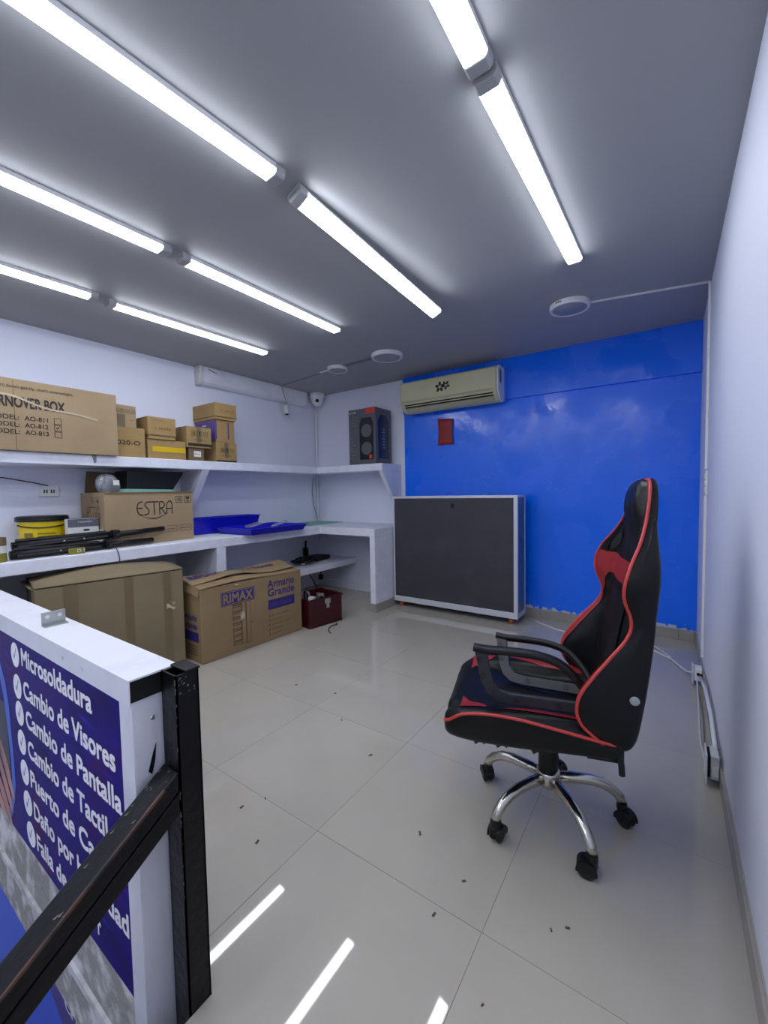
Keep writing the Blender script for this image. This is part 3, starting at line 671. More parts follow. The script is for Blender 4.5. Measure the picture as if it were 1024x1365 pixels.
# --- speaker box on the shelf return
t = carton('speaker_carton', 'black and grey boxed loudspeaker standing at the right end of the shelf', (-2.925, 3.575, zs), 0, .362, .30, .60, M_spk, tape=False)
pts = [(.15+.185*x_, .05+.45*z_) for x_, z_ in ((0, .0), (1, .0), (1, .85), (.85, 1), (.15, 1), (0, .85))]
poly(t, 'speaker_picture', M_spkd, (0, FY, 0), X, Z, pts)
for cz in (.17, .36):
    MB().lathe([(.055, -.0018), (.07, -.0018), (.07, -.0026), (.055, -.0026)], (.245, FY, cz), 24, 'y').build('driver_picture', M_spk, t)
rects(t, 'orange_tag', M_oranger, (0, FY-.0005, 0), X, Z, [(.235, .54, .36, .596)])
rects(t, 'orange_tag', M_oranger, (0, 0, .6016), X, Y, [(.235, .0, .36, .06)])
rects(t, 'orange_dot', M_oranger, (0, FY-.0005, 0), X, Z, [(.275, .06, .315, .10)])
scribble(t, M_label, (.02, FY-.0004, .555), X, Z, .09, .024, seed=9)
for k in range(4): scribble(t, M_wireg, (.02, FY-.0004, .51-.03*k), X, Z, .11, .012, seed=10+k)
for k in range(7): rects(t, 'spec_line', M_wireg, (0, FY-.0004, 0), X, Z, [(.02, .28-.035*k, .05+.02*(k % 3), .288-.035*k)])
sx = .3636
poly(t, 'side_picture', M_spkb, (sx, 0, 0), Y, Z, [(.05, .06), (.25, .06), (.255, .46), (.21, .53), (.10, .53), (.045, .46)])
scribble(t, M_side, (sx+.0006, .175, .17), Z, (0, -1, 0), .28, .06, seed=17)
scribble(t, M_wireg, (sx+.0006, .08, .03), Y, Z, .13, .016, seed=18)
# ------------------------------------------------------------------ things on the counter
# ESTRA carton, open
es = thing('open_carton', 'open brown carton with thin curved logo on the counter under the wall shelf', 'box', (-3.285, 1.272, zb+.001), R90)
ew, ed, eh = .66, .40, .395
eb = MB().box(0, ew, 0, .006, 0, eh).box(0, ew, ed-.006, ed, 0, eh).box(0, .006, .006, ed-.006, 0, eh).box(ew-.006, ew, .006, ed-.006, 0, eh).box(.006, ew-.006, .006, ed-.006, 0, .006)
eb.build('body', M_card, es)
B(.0, ew, -.012, -.006, eh-.05, eh+.004).build and MB().prism([(0, 0), (ew, 0), (ew-.01, -.012), (.01, -.012)], (0, -.004, eh), X, Z, (0, .004, 0)).build('front_flap_fold', M_cardd, es)
MB().grid(lambda u, v: (.03+.6*u, ed+.01-.05*v, eh+.165*v-.02*u*v), 6, 4).build('rear_flap', M_cardd, es, solid=.005)
MB().prism([(0, 0), (.20, -.02), (.20, -.026), (0, -.006)], (ew, .05, eh), (.0, 1, 0), Z, (.004, 0, 0)).build('side_flap', M_card, es)
strokes(es, 'logo_lettering', M_ink, (.215, FY, .215), .086*X, .105*Z, ESTRA, .085)
sw_ = MB().grid(lambda u, v: (.225+.245*u, FY, .225-.045*math.sin(PI*u)+.02*u+(v-.5)*.009*(1-abs(2*u-1))), 16, 1); sw_.build('underline_swash', M_ink, es)
icons(es, .515, .305, .055, M_ink, 2)
rects(es, 'print_frame', M_inkb, (0, FY, 0), X, Z, outline(.37, .075, .52, .125, .003)+outline(.545, .075, .64, .125, .003)+[(.39, .095, .50, .10), (.555, .097, .63, .103)])
strokes(es, 'logo_lettering', M_inkb, (-.0016, .29, .20), (0, -.07, 0), .09*Z, ESTRA, .085)
rects(es, 'handling_icons', M_ink, (-.0016, 0, 0), (0, -1, 0), Z, outline(-.2, .30, -.145, .36, .003)+outline(-.13, .30, -.075, .36, .003)+[(-.115, .32, -.09, .345), (-.185, .31, -.18, .35), (-.168, .31, -.163, .35)])
rects(es, 'side_label', M_label, (-.0018, 0, 0), (0, -1, 0), Z, [(-.13, .03, -.03, .13)])
# contents
bb = thing('foam_shade_block', 'black wedge-shaped item in the open logo carton, enlarged to fill shadow above it', 'foam', (-3.42, 1.415, zb+.30), R90)
MB().prism([(.07, .0), (.42, 0), (.44, .08), (.52, .19), (.52, .215), (.08, .215), (.07, .08)], (0, 0, .05), X, Z, (0, .22, 0)).build('block', M_black, bb, bevel=.006)  # block made taller to fill the shadow between carton and shelf
MB().box(.06, .42, .0, .2, 0, .05).build('base', M_blackr, bb)
ms = thing('mint_sheet', 'mint green foam sheet lying across the top of the open logo carton', 'foam', (-3.33, 1.42, zb+eh-.004), R90)
MB().prism([(0, 0), (.36, .0), (.40, .022), (.02, .03)], (0, 0, 0), X, Z, (0, .10, 0)).build('sheet', M_teal, ms)
pb = thing('plastic_bag', 'crumpled clear plastic bag with label at left of the open logo carton', 'bag', (-3.36, 1.278, zb+eh-.03), R90)
random.seed(3)
def bagf(u, v):
    th = PI*v; r = 1+.14*math.sin(7*u*PI*2+3*v)+.08*math.sin(17*u+9*v)
    return (.075+.075*r*math.sin(th)*math.cos(2*PI*u), .06+.05*r*math.sin(th)*math.sin(2*PI*u), .085-.075*math.cos(th)*r)
MB().grid(bagf, 24, 12).build('bag', M_plasticbag, pb, smooth=True)
B(.09, .13, -.004, .0, .085, .12).build('label', M_label, pb)
# yellow bucket
bk = thing('bucket', 'yellow plastic bucket with black lid on the counter at the left', 'bucket', (-3.59, 1.005, zb+.001))
MB().lathe([(0, 0), (.118, 0), (.122, .01), (.137, .215), (0, .215)], seg=36).build('pail', M_bucket, bk, smooth=False)
MB().lathe([(0, .205), (.146, .205), (.148, .212), (.146, .235), (.138, .24), (0, .236)], seg=36).build('lid', M_black, bk)
MB().tube([(.139*math.cos(a_), .139*math.sin(a_), .185-.02*math.sin((a_+1.6)*1.2)) for a_ in [(-1.5+.22*i) for i in range(11)]], .004, 6).build('handle', M_black, bk)
def curved(name, a0, a1, zz0, zz1, m): MB().grid(lambda u, v: ((.1225+.015*(zz0+(zz1-zz0)*v)/.215+.0022)*math.cos(a0+(a1-a0)*u), (.1225+.015*(zz0+(zz1-zz0)*v)/.215+.0022)*math.sin(a0+(a1-a0)*u), zz0+(zz1-zz0)*v), 8, 1).build(name, m, bk)
curved('picture_print', -1.1, -.7, .03, .13, M_bucketi)
for k in range(4): curved('print_line', -.5, .35-.1*(k % 2), .06+.02*k, .068+.02*k, M_bucketi)
# small two-tone box
t = carton('product_box', 'small grey and white product box between bucket and open logo carton', (-3.365, 1.078, zb+.001), R90, .185, .06, .215, M_label, tape=False)
rects(t, 'grey_upper', M_greyb, (0, FY, 0), X, Z, [(0, .158, .185, .213)]); rects(t, 'grey_top', M_greyb, (0, 0, .2162), X, Y, [(0, 0, .185, .06)])
rects(t, 'dark_tag', M_ink, (0, FY-.0004, 0), X, Z, [(.09, .128, .125, .142)]); scribble(t, M_label, (.06, FY-.0006, .188), X, Z, .09, .010, seed=19)
# tape rolls, at left edge
for k, (z_, hh, mm, lb) in enumerate(((0, .05, M_gold, 'lowest of three stacked tape rolls at the counter left end, olive'), (.051, .042, M_label, 'middle white roll of three stacked tape rolls at the counter left end'), (.094, .046, M_cardd, 'topmost brown roll of three stacked tape rolls at the counter left end'))):
    tr_ = thing('tape_roll', lb, 'tape', (-3.19, .655+.004*k, zb+.001+z_), 0, 'stacked tape rolls')
    r = .062-.004*k
    MB().rings([[(r_*math.cos(2*PI*i/28), r_*math.sin(2*PI*i/28), z2) for i in range(28)] for r_, z2 in ((.036, 0), (r, 0), (r, hh), (.036, hh), (.036, 0))], cap=False).build('roll', mm, tr_)
# speaker stands folded (two)
def stand(label, yoff, xo, zo, L_, tilt, ang):
    t = thing('tripod_stand', label, 'stand', (-3.19+xo, .73+yoff, zb+zo), ang, 'folded stands on the counter')
    t.rotation_euler.x = tilt
    MB().tube([(0, 0, .028), (0, L_*.62, .03)], .026, 14).build('pole', M_black, t, smooth=True)
    MB().tube([(0, L_*.5, .028), (0, L_, .03)], .019, 12).build('inner_pole', M_black, t, smooth=True)
    for k, (dx_, dz) in enumerate(((-.034, .002), (.034, .0), (0, .036))):
        lg = MB().tube([(dx_, .02, .022+dz), (dx_*.9, L_*.56, .024+dz*.8)], .012, 8).build('leg', M_black, t)
    MB().box(-.032, .032, L_*.60, L_*.65, .003, .062).build('collar', M_black, t, bevel=.008)
    MB().tube([(.02, L_*.625, .03), (.052, L_*.625, .03)], .012, 10).build('knob', M_blackr, t)
    for yy in (.28, .4): MB().ball((.046, L_*yy, .03), .006, 8).build('rivet', M_sheen, t)
    return t
stand('black folded tripod stand lying along the counter edge, its olive label outwards', 0, .0, .002, .84, 0, math.radians(3))
stand('black folded tripod stand lying behind the one at the counter edge', .03, -.085, .045, .90, math.radians(2.2), math.radians(-2.5))
pg = thing('grip_label', 'small olive printed tag lying at the counter edge beside the folded stands', 'tag', (-3.128, 1.0, zb+.001), R90)
MB().box(0, .09, 0, .012, 0, .04).build('tag', M_gold, pg, bevel=.002); text(pg, 'D I', M_label, (.045, -.0012, .012), X, Z, .018, .04, bold=.015)
hw = thing('thin_wire', 'thin dark wire hanging over the counter edge below the folded stands', 'wire', (-3.1, 1.27, zb))
child(MB().tube([(-3.12, 1.26, zb+.03), (-3.09, 1.265, zb-.005), (-3.088, 1.275, zb-.06), (-3.086, 1.272, zb-.085)], .003, 6), 'strand', M_ink, hw)
# wall outlet with wire
wo = thing('wall_outlet', 'white double outlet on the left wall with a dark wire', 'socket', (xL, 1.09, 1.205))
B(0, .02, -.062, .062, 0, .077).build('plate', M_white, wo, bevel=.004)
MB().box(.02, .022, -.03, -.022, .025, .05).box(.02, .022, -.015, -.007, .025, .05).box(.02, .022, .012, .02, .025, .05).box(.02, .022, .027, .035, .025, .05).build('slots', M_ink, wo)
MB().tube([(.012, .0, .08), (.012, -.08, .10), (.012, -.25, .135), (.012, -.32, .12), (.012, -.5, .125)], .004, 6).build('wire', M_ink, wo)
# blue trays
def tray(label, loc, rz, sx, sy, h, tilt=(0, 0)):
    t = thing('plastic_tray', label, 'tray', loc, rz, 'blue plastic trays')
    t.rotation_euler = (tilt[0], tilt[1], rz); f = .03; th = .004
    MB().prism([(f, f), (sx-f, f), (sx-f, sy-f), (f, sy-f)], (0, 0, 0), X, Y, (0, 0, th)).build('bottom', M_bluep, t)
    wl = MB(); lo = [(f, f), (sx-f, f), (sx-f, sy-f), (f, sy-f)]; hi = [(0, 0), (sx, 0), (sx, sy), (0, sy)]
    for i in range(4):
        j = (i+1) % 4; n = len(wl.v)
        wl.v += [(*lo[i], 0), (*lo[j], 0), (*hi[j], h), (*hi[i], h)]; wl.f.append((n, n+1, n+2, n+3))
    wl.build('wall', M_bluep, t, solid=.004)
    rm = MB()
    rm.box(-.012, sx+.012, -.012, .002, h-.006, h).box(-.012, sx+.012, sy-.002, sy+.012, h-.006, h).box(-.012, .002, 0, sy, h-.006, h).box(sx-.002, sx+.012, 0, sy, h-.006, h)
    rm.build('rim', M_bluep, t)
    return t
tray('blue plastic tray lying on the counter with its front edge over the lip', (-2.975, 2.27, zb+.002), math.radians(91), .69, .50, .058)
tray('blue plastic tray leaning behind the front one against the left wall', (-3.50, 2.05, zb+.002), R90, .74, .20, .15, (math.radians(0), math.radians(0)))
def strip(label, loc, rz, tl, L_, wd):
    t = thing('plastic_offcut', label, 'scrap', loc, rz, 'clear scraps in the blue tray'); t.rotation_euler.y = tl
    MB().box(0, L_, 0, wd, 0, .004).box(0, L_, wd-.006, wd, 0, .016).build('strip', M_plasticbag, t, bevel=.001)
strip('clear plastic scrap standing at the left of the blue tray', (-3.17, 2.42, zb+.055), R90, -.18, .16, .09)
strip('narrow clear plastic strip slanting out of the blue tray', (-3.1, 2.62, zb+.045), math.radians(70), -.3, .16, .045)
gs = thing('glass_sheet', 'thin dark-edged glass sheet lying on the counter in the corner', 'glass', (-3.5, 3.45, zb+.001))
B(-.2, .22, -.25, .4, 0, .006).build('sheet', M_teal, gs)
# router and cables on the lower shelf
ro = thing('router', 'flat black router box on the low shelf beneath the counter', 'router', (-3.42, 3.52, .403), math.radians(98))
B(-.12, .15, -.1, .1, .006, .05).build('case', M_black, ro, bevel=.008)
B(-.11, .14, -.103, -.099, .018, .03).build('front_strip', M_glass, ro)
for dx_ in (-.1, .13): MB().lathe([(0, 0), (.01, 0), (.01, .006), (0, .006)], (dx_, -.08, 0), 10).build('foot', M_blackr, ro)
ad_ = thing('power_adapter', 'black plug adapter standing behind the router on the low shelf', 'adapter', (-3.62, 3.55, .403))
MB().box(-.03, .03, -.02, .02, 0, .13).build('body', M_black, ad_, bevel=.006); MB().tube([(0, 0, .13), (.0, .0, .19), (0, .01, .21)], .012, 8).build('plug', M_black, ad_)
cb = thing('cable_tangle', 'tangle of black cables beside the router on the low shelf', 'cable', (-3.32, 3.22, .403))
random.seed(11); tg = MB()
for k in range(7):
    pts = []; ph = random.random()*6
    for i in range(22):
        a_ = ph+i*.62; r = .05+.045*math.sin(i*.7+k); pts.append((r*math.cos(a_)+.012*k-.03, 1.5*r*math.sin(a_), .012+.035*abs(math.sin(i*.45+k))+.006*k))
    tg.tube(pts, .006, 6)
tg.build('cables', M_black, cb, smooth=True)
MB().box(-.05, .0, -.06, .03, .02, .06).build('adapter', M_blackr, cb, bevel=.006); MB().box(.02, .05, -.07, -.03, .01, .035).build('connector', M_dirtyw, cb)
hc = thing('hanging_cable', 'dark cables hanging under the low shelf in the corner', 'cable', (-3.6, 3.7, .1))
child(MB().tube([(-3.6, 3.6, .33), (-3.62, 3.58, .22), (-3.58, 3.62, .13), (-3.5, 3.6, .05), (-3.45, 3.5, .008)], .006, 6), 'cord', M_black, hc)
child(MB().tube([(-3.55, 3.75, .33), (-3.56, 3.74, .24), (-3.55, 3.73, .17)], .006, 6).box(-3.57, -3.53, 3.71, 3.75, .12, .18), 'plug', M_black, hc)
# ------------------------------------------------------------------ floor cartons
ang = math.atan2(-2.802+2.941, 1.541-.762)
bx = thing('large_carton', 'largest plain brown carton on the floor behind the sign parapet', 'box', (-2.94, .765, 0), R90-ang)
bw, bd, bh = .80, .46, .69
B(0, bw, 0, bd, 0, bh-.012).build('body', M_card3, bx, bevel=.008)
def topf(y0, y1):
    def f(u, v):
        return (bw*u, y0+(y1-y0)*v, bh-.012+.05*max(0, math.sin(PI*min(1, (y0+(y1-y0)*v)/bd)))**.8*math.sin(PI*(.08+.84*u))+.004)
    return f
MB().grid(topf(-.004, bd/2-.002), 12, 5).build('front_flap', M_card3, bx, smooth=True, solid=.006)
MB().grid(topf(bd/2+.002, bd), 12, 5).build('rear_flap', M_card3, bx, smooth=True, solid=.006)
MB().grid(lambda u, v: (-.004-.025*math.sin(PI*v*.5)*u, .02+(bd-.04)*v, bh-.016-.004*u), 2, 6).build('side_flap', M_card3, bx, solid=.005)
def vtape(x0, x1, z0_, z1_, m=M_tape): rects(bx, 'tape', m, (0, FY, 0), X, Z, [(x0, z0_, x1, z1_)])
vtape(.13, .20, .0, bh-.012); vtape(.44, .49, 0, bh-.012); vtape(.67, .72, 0, bh-.012)
MB().grid(lambda u, v: (.12+.06*u, .03+.12*v, topf(0, bd)((.12+.06*u)/bw, (.03+.12*v)/bd)[2]+.004), 3, 6).build('tape', M_tape, bx)
MB().grid(lambda u, v: (.20+.06*u, .02+.17*v, topf(0, bd)((.2+.06*u)/bw, (.02+.17*v)/bd)[2]+.004), 3, 6).build('tape', M_tape, bx)
MB().grid(lambda u, v: (.45+.05*u, .01+.4*v, topf(0, bd)((.45+.05*u)/bw, (.01+.4*v)/bd)[2]+.004), 3, 8).build('clear_tape', M_ctape, bx)
MB().grid(lambda u, v: (.685+.055*u, -.003-.006*math.sin(3*u+5*v), .42+.05*v+.008*math.sin(6*u)), 6, 4).build('loose_tape_end', M_ctape, bx, smooth=True)
rects(bx, 'side_tape', M_tape, (-.002, 0, 0), Y, Z, [(bd/2-.03, .45, bd/2+.03, bh-.02)])
# RIMAX wardrobe carton
ang2 = math.atan2(-2.634+2.68, 2.515-1.6)
ar = thing('wardrobe_carton', 'long brown wardrobe carton with violet print and rumpled top flaps on the floor', 'box', (-2.68, 1.602, 0), R90-ang2)
aw, ad, ah = .915, .295, .545
def sidebulge(u): return .006*math.sin(PI*u)
B(0, aw, 0, ad, 0, ah-.01).build('body', M_card4, ar, bevel=.006)
def fz(x, y):
    u = x/aw; return ah-.006+.022*math.exp(-((u-.42)/.22)**2)*max(0, math.sin(PI*min(1, max(0, y/ad))))**.7+.01*math.sin(5*u+y*8)
MB().grid(lambda u, v: (aw*u, -.004+(ad*.62)*v, fz(aw*u, ad*.62*v)-(.05 if 0 else 0)+(-.004 if v == 0 else 0)), 26, 8).build('front_flap', M_card4, ar, smooth=True, solid=.004)
def rf(u, v):
    x = -.01+(aw+.015)*u; y = ad+.004-(ad*.72)*v
    e = .012+.016*math.exp(-((u-.36)/.16)**2)*v+.008*math.exp(-((u-.95)/.2)**2)*v+.035*(1-v)
    return (x, y, fz(x, min(y, ad))+e)
MB().grid(rf, 28, 8).build('rear_flap', M_card4, ar, smooth=True, solid=.004)
MB().grid(lambda u, v: (-.012*u-.002, .01+(ad-.02)*v, ah-.004-.06*u+.02*math.sin(PI*v)), 3, 6).build('left_flap', M_card4, ar, solid=.004)
def topt(st, x0, x1, y0, h):
    o = text(ar, st, M_violet, (x0, y0, 0), X, Y, h, x1-x0, bold=.02)
    for v in o.data.vertices:
        u = (v.co.x+.01)/(aw+.015); vv = (ad+.004-v.co.y)/(ad*.72); v.co.z = rf(u, vv)[2]+.006
topt('RIMAX', .03, .27, .17, .085); topt('Armario Grande', .32, .78, .20, .05)
rects(ar, 'logo_panel', M_violet, (0, FY, 0), X, Z, [(.155, .375, .44, .48)])
rects(ar, 'logo_frame', M_card4, (0, FY-.0005, 0), X, Z, outline(.160, .38, .435, .475, .004))
text(ar, 'RIMAX', M_card4, (.175, FY-.0008, .394), X, Z, .066, .245, bold=.03)
text(ar, 'Armario', M_violet, (.565, FY, .435), X, Z, .060, .27, bold=.02)
text(ar, 'Grande', M_violet, (.565, FY, .365), X, Z, .060, .27, bold=.02)
rects(ar, 'violet_panel', M_violet, (0, FY, 0), X, Z, [(.565, .255, .835, .335)])
text(ar, 'Utility Cabinet', M_purple, (.585, FY-.0006, .278), X, Z, .034, .22, bold=.005)
for k in range(5):
    z = .20-.038*k; rects(ar, 'bullet', M_inkb, (0, FY, 0), X, Z, [(.567, z, .58, z+.014)])
    scribble(ar, M_inkb, (.595, FY, z), X, Z, (.2, .11, .19, .13, .1)[k], .014, seed=30+k)
ln = []
for k in range(7): z = .075+.045*k; ln += [(.25, z, .315, z+.006), (.25, z+.012, .315, z+.022)]
ln += outline(.245, .06, .32, .375, .005)+outline(.32, .055, .36, .385, .005)+outline(.36, .05, .40, .40, .005)+[(.25, .375, .36, .39), (.40, .2, .425, .204)]
rects(ar, 'cabinet_drawing', M_inkb, (0, FY, 0), X, Z, ln)
text(ar, 'Armario', M_violet, (-.0022, ad-.04, .30), (0, -1, 0), Z, .045, .2, bold=.02)
text(ar, 'Grande', M_violet, (-.0022, ad-.04, .24), (0, -1, 0), Z, .045, .2, bold=.02)
rects(ar, 'side_violet_panel', M_violet, (-.0018, 0, 0), Y, Z, [(.04, .15, ad-.04, .22)])
rects(ar, 'side_lines', M_inkb, (-.0018, 0, 0), Y, Z, [(.06, .05+.02*k, .2, .06+.02*k) for k in range(4)])
MB().grid(lambda u, v: (.27+.03*u+.02*v, -.008+.05*v, ah-.03+.04*v), 2, 4).build('clear_tape', M_ctape, ar, solid=.001)
MB().grid(lambda u, v: (.31+.035*u, -.004-.004*math.sin(6*v), .24+.06*v+.01*u), 3, 4).build('torn_tape', M_ctape, ar, smooth=True)
# dark red crate with hardware
cr = thing('tool_crate', 'dark red metal tool crate with silver latch on the floor right of the wardrobe carton', 'crate', (-2.60, 2.50, 0), math.radians(80))
cr.location = (-2.575, 2.545, 0)
cw, cd_, chh = .37, .30, .255
MB().box(0, cw, 0, .006, .0, chh).box(0, cw, cd_-.006, cd_, 0, chh+.01).box(0, .006, .006, cd_-.006, 0, chh).box(cw-.006, cw, .006, cd_-.006, 0, chh).box(.006, cw-.006, .006, cd_-.006, 0, .006).build('body', M_redpl, cr, bevel=.003)
MB().box(-.006, cw+.006, -.006, .0, chh-.02, chh+.003).box(-.006, cw+.006, cd_, cd_+.006, chh-.02, chh+.003).box(cw, cw+.006, 0, cd_, chh-.02, chh+.003).build('rim', M_redpl, cr, bevel=.002)
MB().box(0, cw, -.004, 0, .0, .015).build('bottom_band', M_redpl, cr)
MB().box(.17, .23, -.012, -.004, chh-.06, chh-.015).box(.185, .215, -.016, -.004, chh-.10, chh-.055).build('latch', M_sheen, cr, bevel=.003)
random.seed(5)
hwg = 'loose hardware in the red crate'
for k, lb in enumerate(('white plastic fitting at the left of the red crate', 'steel pipe offcut standing in the red crate', 'silver bracket lying on top of the hardware in the red crate', 'grey clamp near the back of the red crate', 'short silver tube near the middle of the red crate')):
    px, py = ((.09, .09), (.06, .2), (.25, .12), (.15, .23), (.26, .22))[k]
    M_ = Matrix.Translation(cr.location) @ Matrix.Rotation(math.radians(80), 4, 'Z')
    wp = M_ @ Vector((px, py, .007))
    t = thing(('plastic_fitting', 'pipe_offcut', 'metal_bracket', 'clamp', 'tube_offcut')[k], lb, 'hardware', wp, random.random()*3)
    hgt = (.25, .29, .24, .27, .235)[k]; m_ = (M_label, M_steel, M_sheen, M_wireg, M_sheen)[k]
    if k == 0: MB().box(-.04, .04, -.03, .03, 0, hgt-.04).box(-.025, .03, -.03, .02, hgt-.04, hgt).build('block', m_, t, bevel=.004)
    elif k == 2: MB().box(-.05, .05, -.004, .004, 0, hgt).box(-.05, .05, 0, .05, hgt-.006, hgt).build('plate', m_, t)
    elif k == 3: MB().tube([(-.04, 0, 0), (-.04, 0, hgt-.05), (-.02, 0, hgt-.01), (.02, 0, hgt-.01), (.04, 0, hgt-.05), (.04, 0, .0)], .009, 8).build('bow', m_, t, smooth=True)
    else: MB().lathe([(0, 0), (.018, 0), (.018, hgt), (.012, hgt), (.012, hgt-.03), (0, hgt-.03)], seg=14).build('pipe', m_, t)
fw_ = thing('scrap_wire', 'short bent dark wire scrap on the tiles in front of the red crate', 'wire', (-2.42, 2.7, 0))
child(MB().tube([(-2.49, 2.80, .006), (-2.455, 2.775, .005), (-2.47, 2.72, .004), (-2.45, 2.66, .005), (-2.40, 2.60, .004), (-2.35, 2.57, .004)], .0045, 6), 'strand', M_ink, fw_, smooth=True)
db = MB(); random.seed(21)
for (x, y) in ((-.246, 1.12), (-.53, .98), (-1.29, 1.01), (-1.33, .93), (-.5, 1.12), (-.34, .86), (-1.62, 1.8), (-1.9, 1.75), (-1.4, 1.6), (-.7, 1.2), (-1.15, .86), (-2.15, 2.9), (-.21, 1.15), (-1.1, 1.45)):
    s = .0022+.0028*random.random(); a_ = random.random()*3
    db.box(-s*1.6, s*1.6, -s*.7, s*.7, 0, .003, Matrix.Translation((x, y, .0)) @ Matrix.Rotation(a_, 4, 'Z'))
dbo = db.build('floor_debris', M_debris); tag(dbo, 'scattered dark specks of debris on the polished floor tiles', 'debris', kind='stuff')
# ------------------------------------------------------------------ gaming chair
CA = math.radians(196); CX, CY = -.348, 1.53
gc = thing('gaming_chair', 'black and red racing-style swivel chair with chrome five-star base', 'chair', (CX, CY, 0), CA)
def crom(P, t):
    n = len(P); i = min(int(t), n-2); f = t-i
    p0, p1, p2, p3 = P[max(i-1, 0)], P[i], P[i+1], P[min(i+2, n-1)]
    return tuple(.5*((2*b_)+(-a_+c_)*f+(2*a_-5*b_+4*c_-d_)*f*f+(-a_+3*b_-3*c_+d_)*f**3) for a_, b_, c_, d_ in zip(p0, p1, p2, p3))
# stations: z, half width, wing front x, centre front x, back x
ST = [(.42, .20, -.175, -.18, -.195), (.427, .24, -.155, -.165, -.215), (.44, .249, -.138, -.165, -.226), (.462, .253, -.112, -.165, -.234), (.49, .256, -.082, -.17, -.240), (.53, .258, -.066, -.175, -.246), (.58, .260, -.072, -.18, -.253), (.63, .258, -.100, -.185, -.260), (.70, .25, -.150, -.197, -.270),
      (.765, .236, -.198, -.212, -.28), (.81, .232, -.208, -.222, -.284), (.875, .245, -.188, -.228, -.286), (.92, .252, -.187, -.234, -.288), (.975, .236, -.205, -.245, -.292), (1.03, .19, -.236, -.256, -.298),
      (1.08, .148, -.258, -.256, -.304), (1.13, .128, -.270, -.250, -.310), (1.175, .112, -.278, -.254, -.314), (1.205, .088, -.284, -.264, -.314), (1.222, .05, -.29, -.278, -.308), (1.227, .01, -.292, -.29, -.298)]
ZS = [s[0] for s in ST]
def station(z):
    z = max(ZS[0], min(ZS[-1], z))
    for i in range(len(ZS)-1):
        if z <= ZS[i+1]: return crom(ST, i+(z-ZS[i])/(ZS[i+1]-ZS[i]))
def ringpts(z):
    _, w_, xe, xc, xb = station(z); m_ = (xe+xb)/2
    head = max(0, min(1, (z-1.0)/.1)); thick = .05
    pts = [(0, xb), (w_*.55, xb+.004), (w_*.93, xb+.008), (w_, min(m_, xb+.045) if head < 1 else m_-.008), (w_*.995, xe-.022), (w_*.955, xe), (w_*.82, xe-.016+.012*head), (w_*.6, xc-.004+.004*head), (w_*.3, xc+.002), (0, xc+.004)]
    return [(x, y) for y, x in pts]
NS = 9
def BS(s, z):
    sg_ = 1 if s >= 0 else -1; x, y = crom(ringpts(z), abs(s)); return Vector((x, sg_*max(0, y), z))
NR = 72
rings_ = []
NZ = 90
for i in range(NZ+1):
    u = i/NZ; z = ZS[0]+(ZS[-1]-ZS[0])*(1-(1-u)**1.0)
    rings_.append([BS(-NS+2*NS*k/NR, z) for k in range(NR)])
MB().rings(rings_).build('backrest', M_leather, gc, smooth=True)
def bpanel(name, m, s0f, s1f, z0_, z1_, n=10, off=.0025, nz=20):
    def f(u, v):
        z = z0_+(z1_-z0_)*v; s0, s1 = s0f(v), s1f(v); s = s0+(s1-s0)*u
        p = BS(s, z); e = 1e-2
        du_ = BS(s+e, z)-BS(s-e, z); dv_ = BS(s, z+e)-BS(s, z-e); nn = du_.cross(dv_)
        nn = nn.normalized() if nn.length > 1e-9 else Vector((1, 0, 0))
        ctr = Vector((sum(station(z)[2:5:2])/2, 0, z))
        if nn.dot(p-Vector((-.2, 0, z))) < 0 and s and abs(s) < 5.2: nn = -nn
        if abs(s) >= 5.2 and nn.x < 0: nn = -nn
        return p+nn*off
    return MB().grid(f, n, nz).build(name, m, gc, smooth=True)
cst = lambda c: (lambda v: c)
for s_ in (1, -1):
    bpanel('red_band', M_red, (lambda v: s_*5.35), (lambda v: s_*(7.3)), .882, .958, 12, .0025, 6)
    bpanel('red_side_panel', M_red, (lambda v: s_*5.2), (lambda v: s_*(5.25+(1.1 if s_ > 0 else .55)*max(0, math.sin(PI*v))**.7)), .52, .80, 8, .0025, 26)
    bpanel('red_shoulder_strip', M_red, (lambda v: s_*5.2), (lambda v: s_*(5.3+1.5*v)), .80, .89, 6, .0025, 10)
    bpanel('belt_slot', M_dark, (lambda v: s_*(6.45-.35*math.sin(PI*v))), (lambda v: s_*(6.55+.5*math.sin(PI*v))), .965, 1.045, 6, .0028, 12)
    bpanel('slot_trim', M_leather, (lambda v: s_*(6.2-.4*math.sin(PI*v))), (lambda v: s_*(6.3-.35*math.sin(PI*v))), .955, 1.055, 2, .005, 12)
bpanel('red_band', M_red, cst(7.3), cst(9), .882, .958, 10, .0025, 6); bpanel('red_band', M_red, cst(-9), cst(-7.3), .882, .958, 10, .0025, 6)
bpanel('lumbar_panel', M_leather, cst(7.6), cst(9), .50, .86, 6, .004, 20); bpanel('lumbar_panel', M_leather, cst(-9), cst(-7.6), .50, .86, 6, .004, 20)
# piping along both wing edges over the head
pz = [.442+(1.222-.442)*i/60 for i in range(61)]
pp = [BS(4.7, z)+Vector((.002, .003, 0)) for z in pz]+[BS(-4.7, z)+Vector((.002, -.003, 0)) for z in reversed(pz)]
MB().tube(pp, .0052, 7, side=None).build('piping', M_pipe, gc, smooth=True)
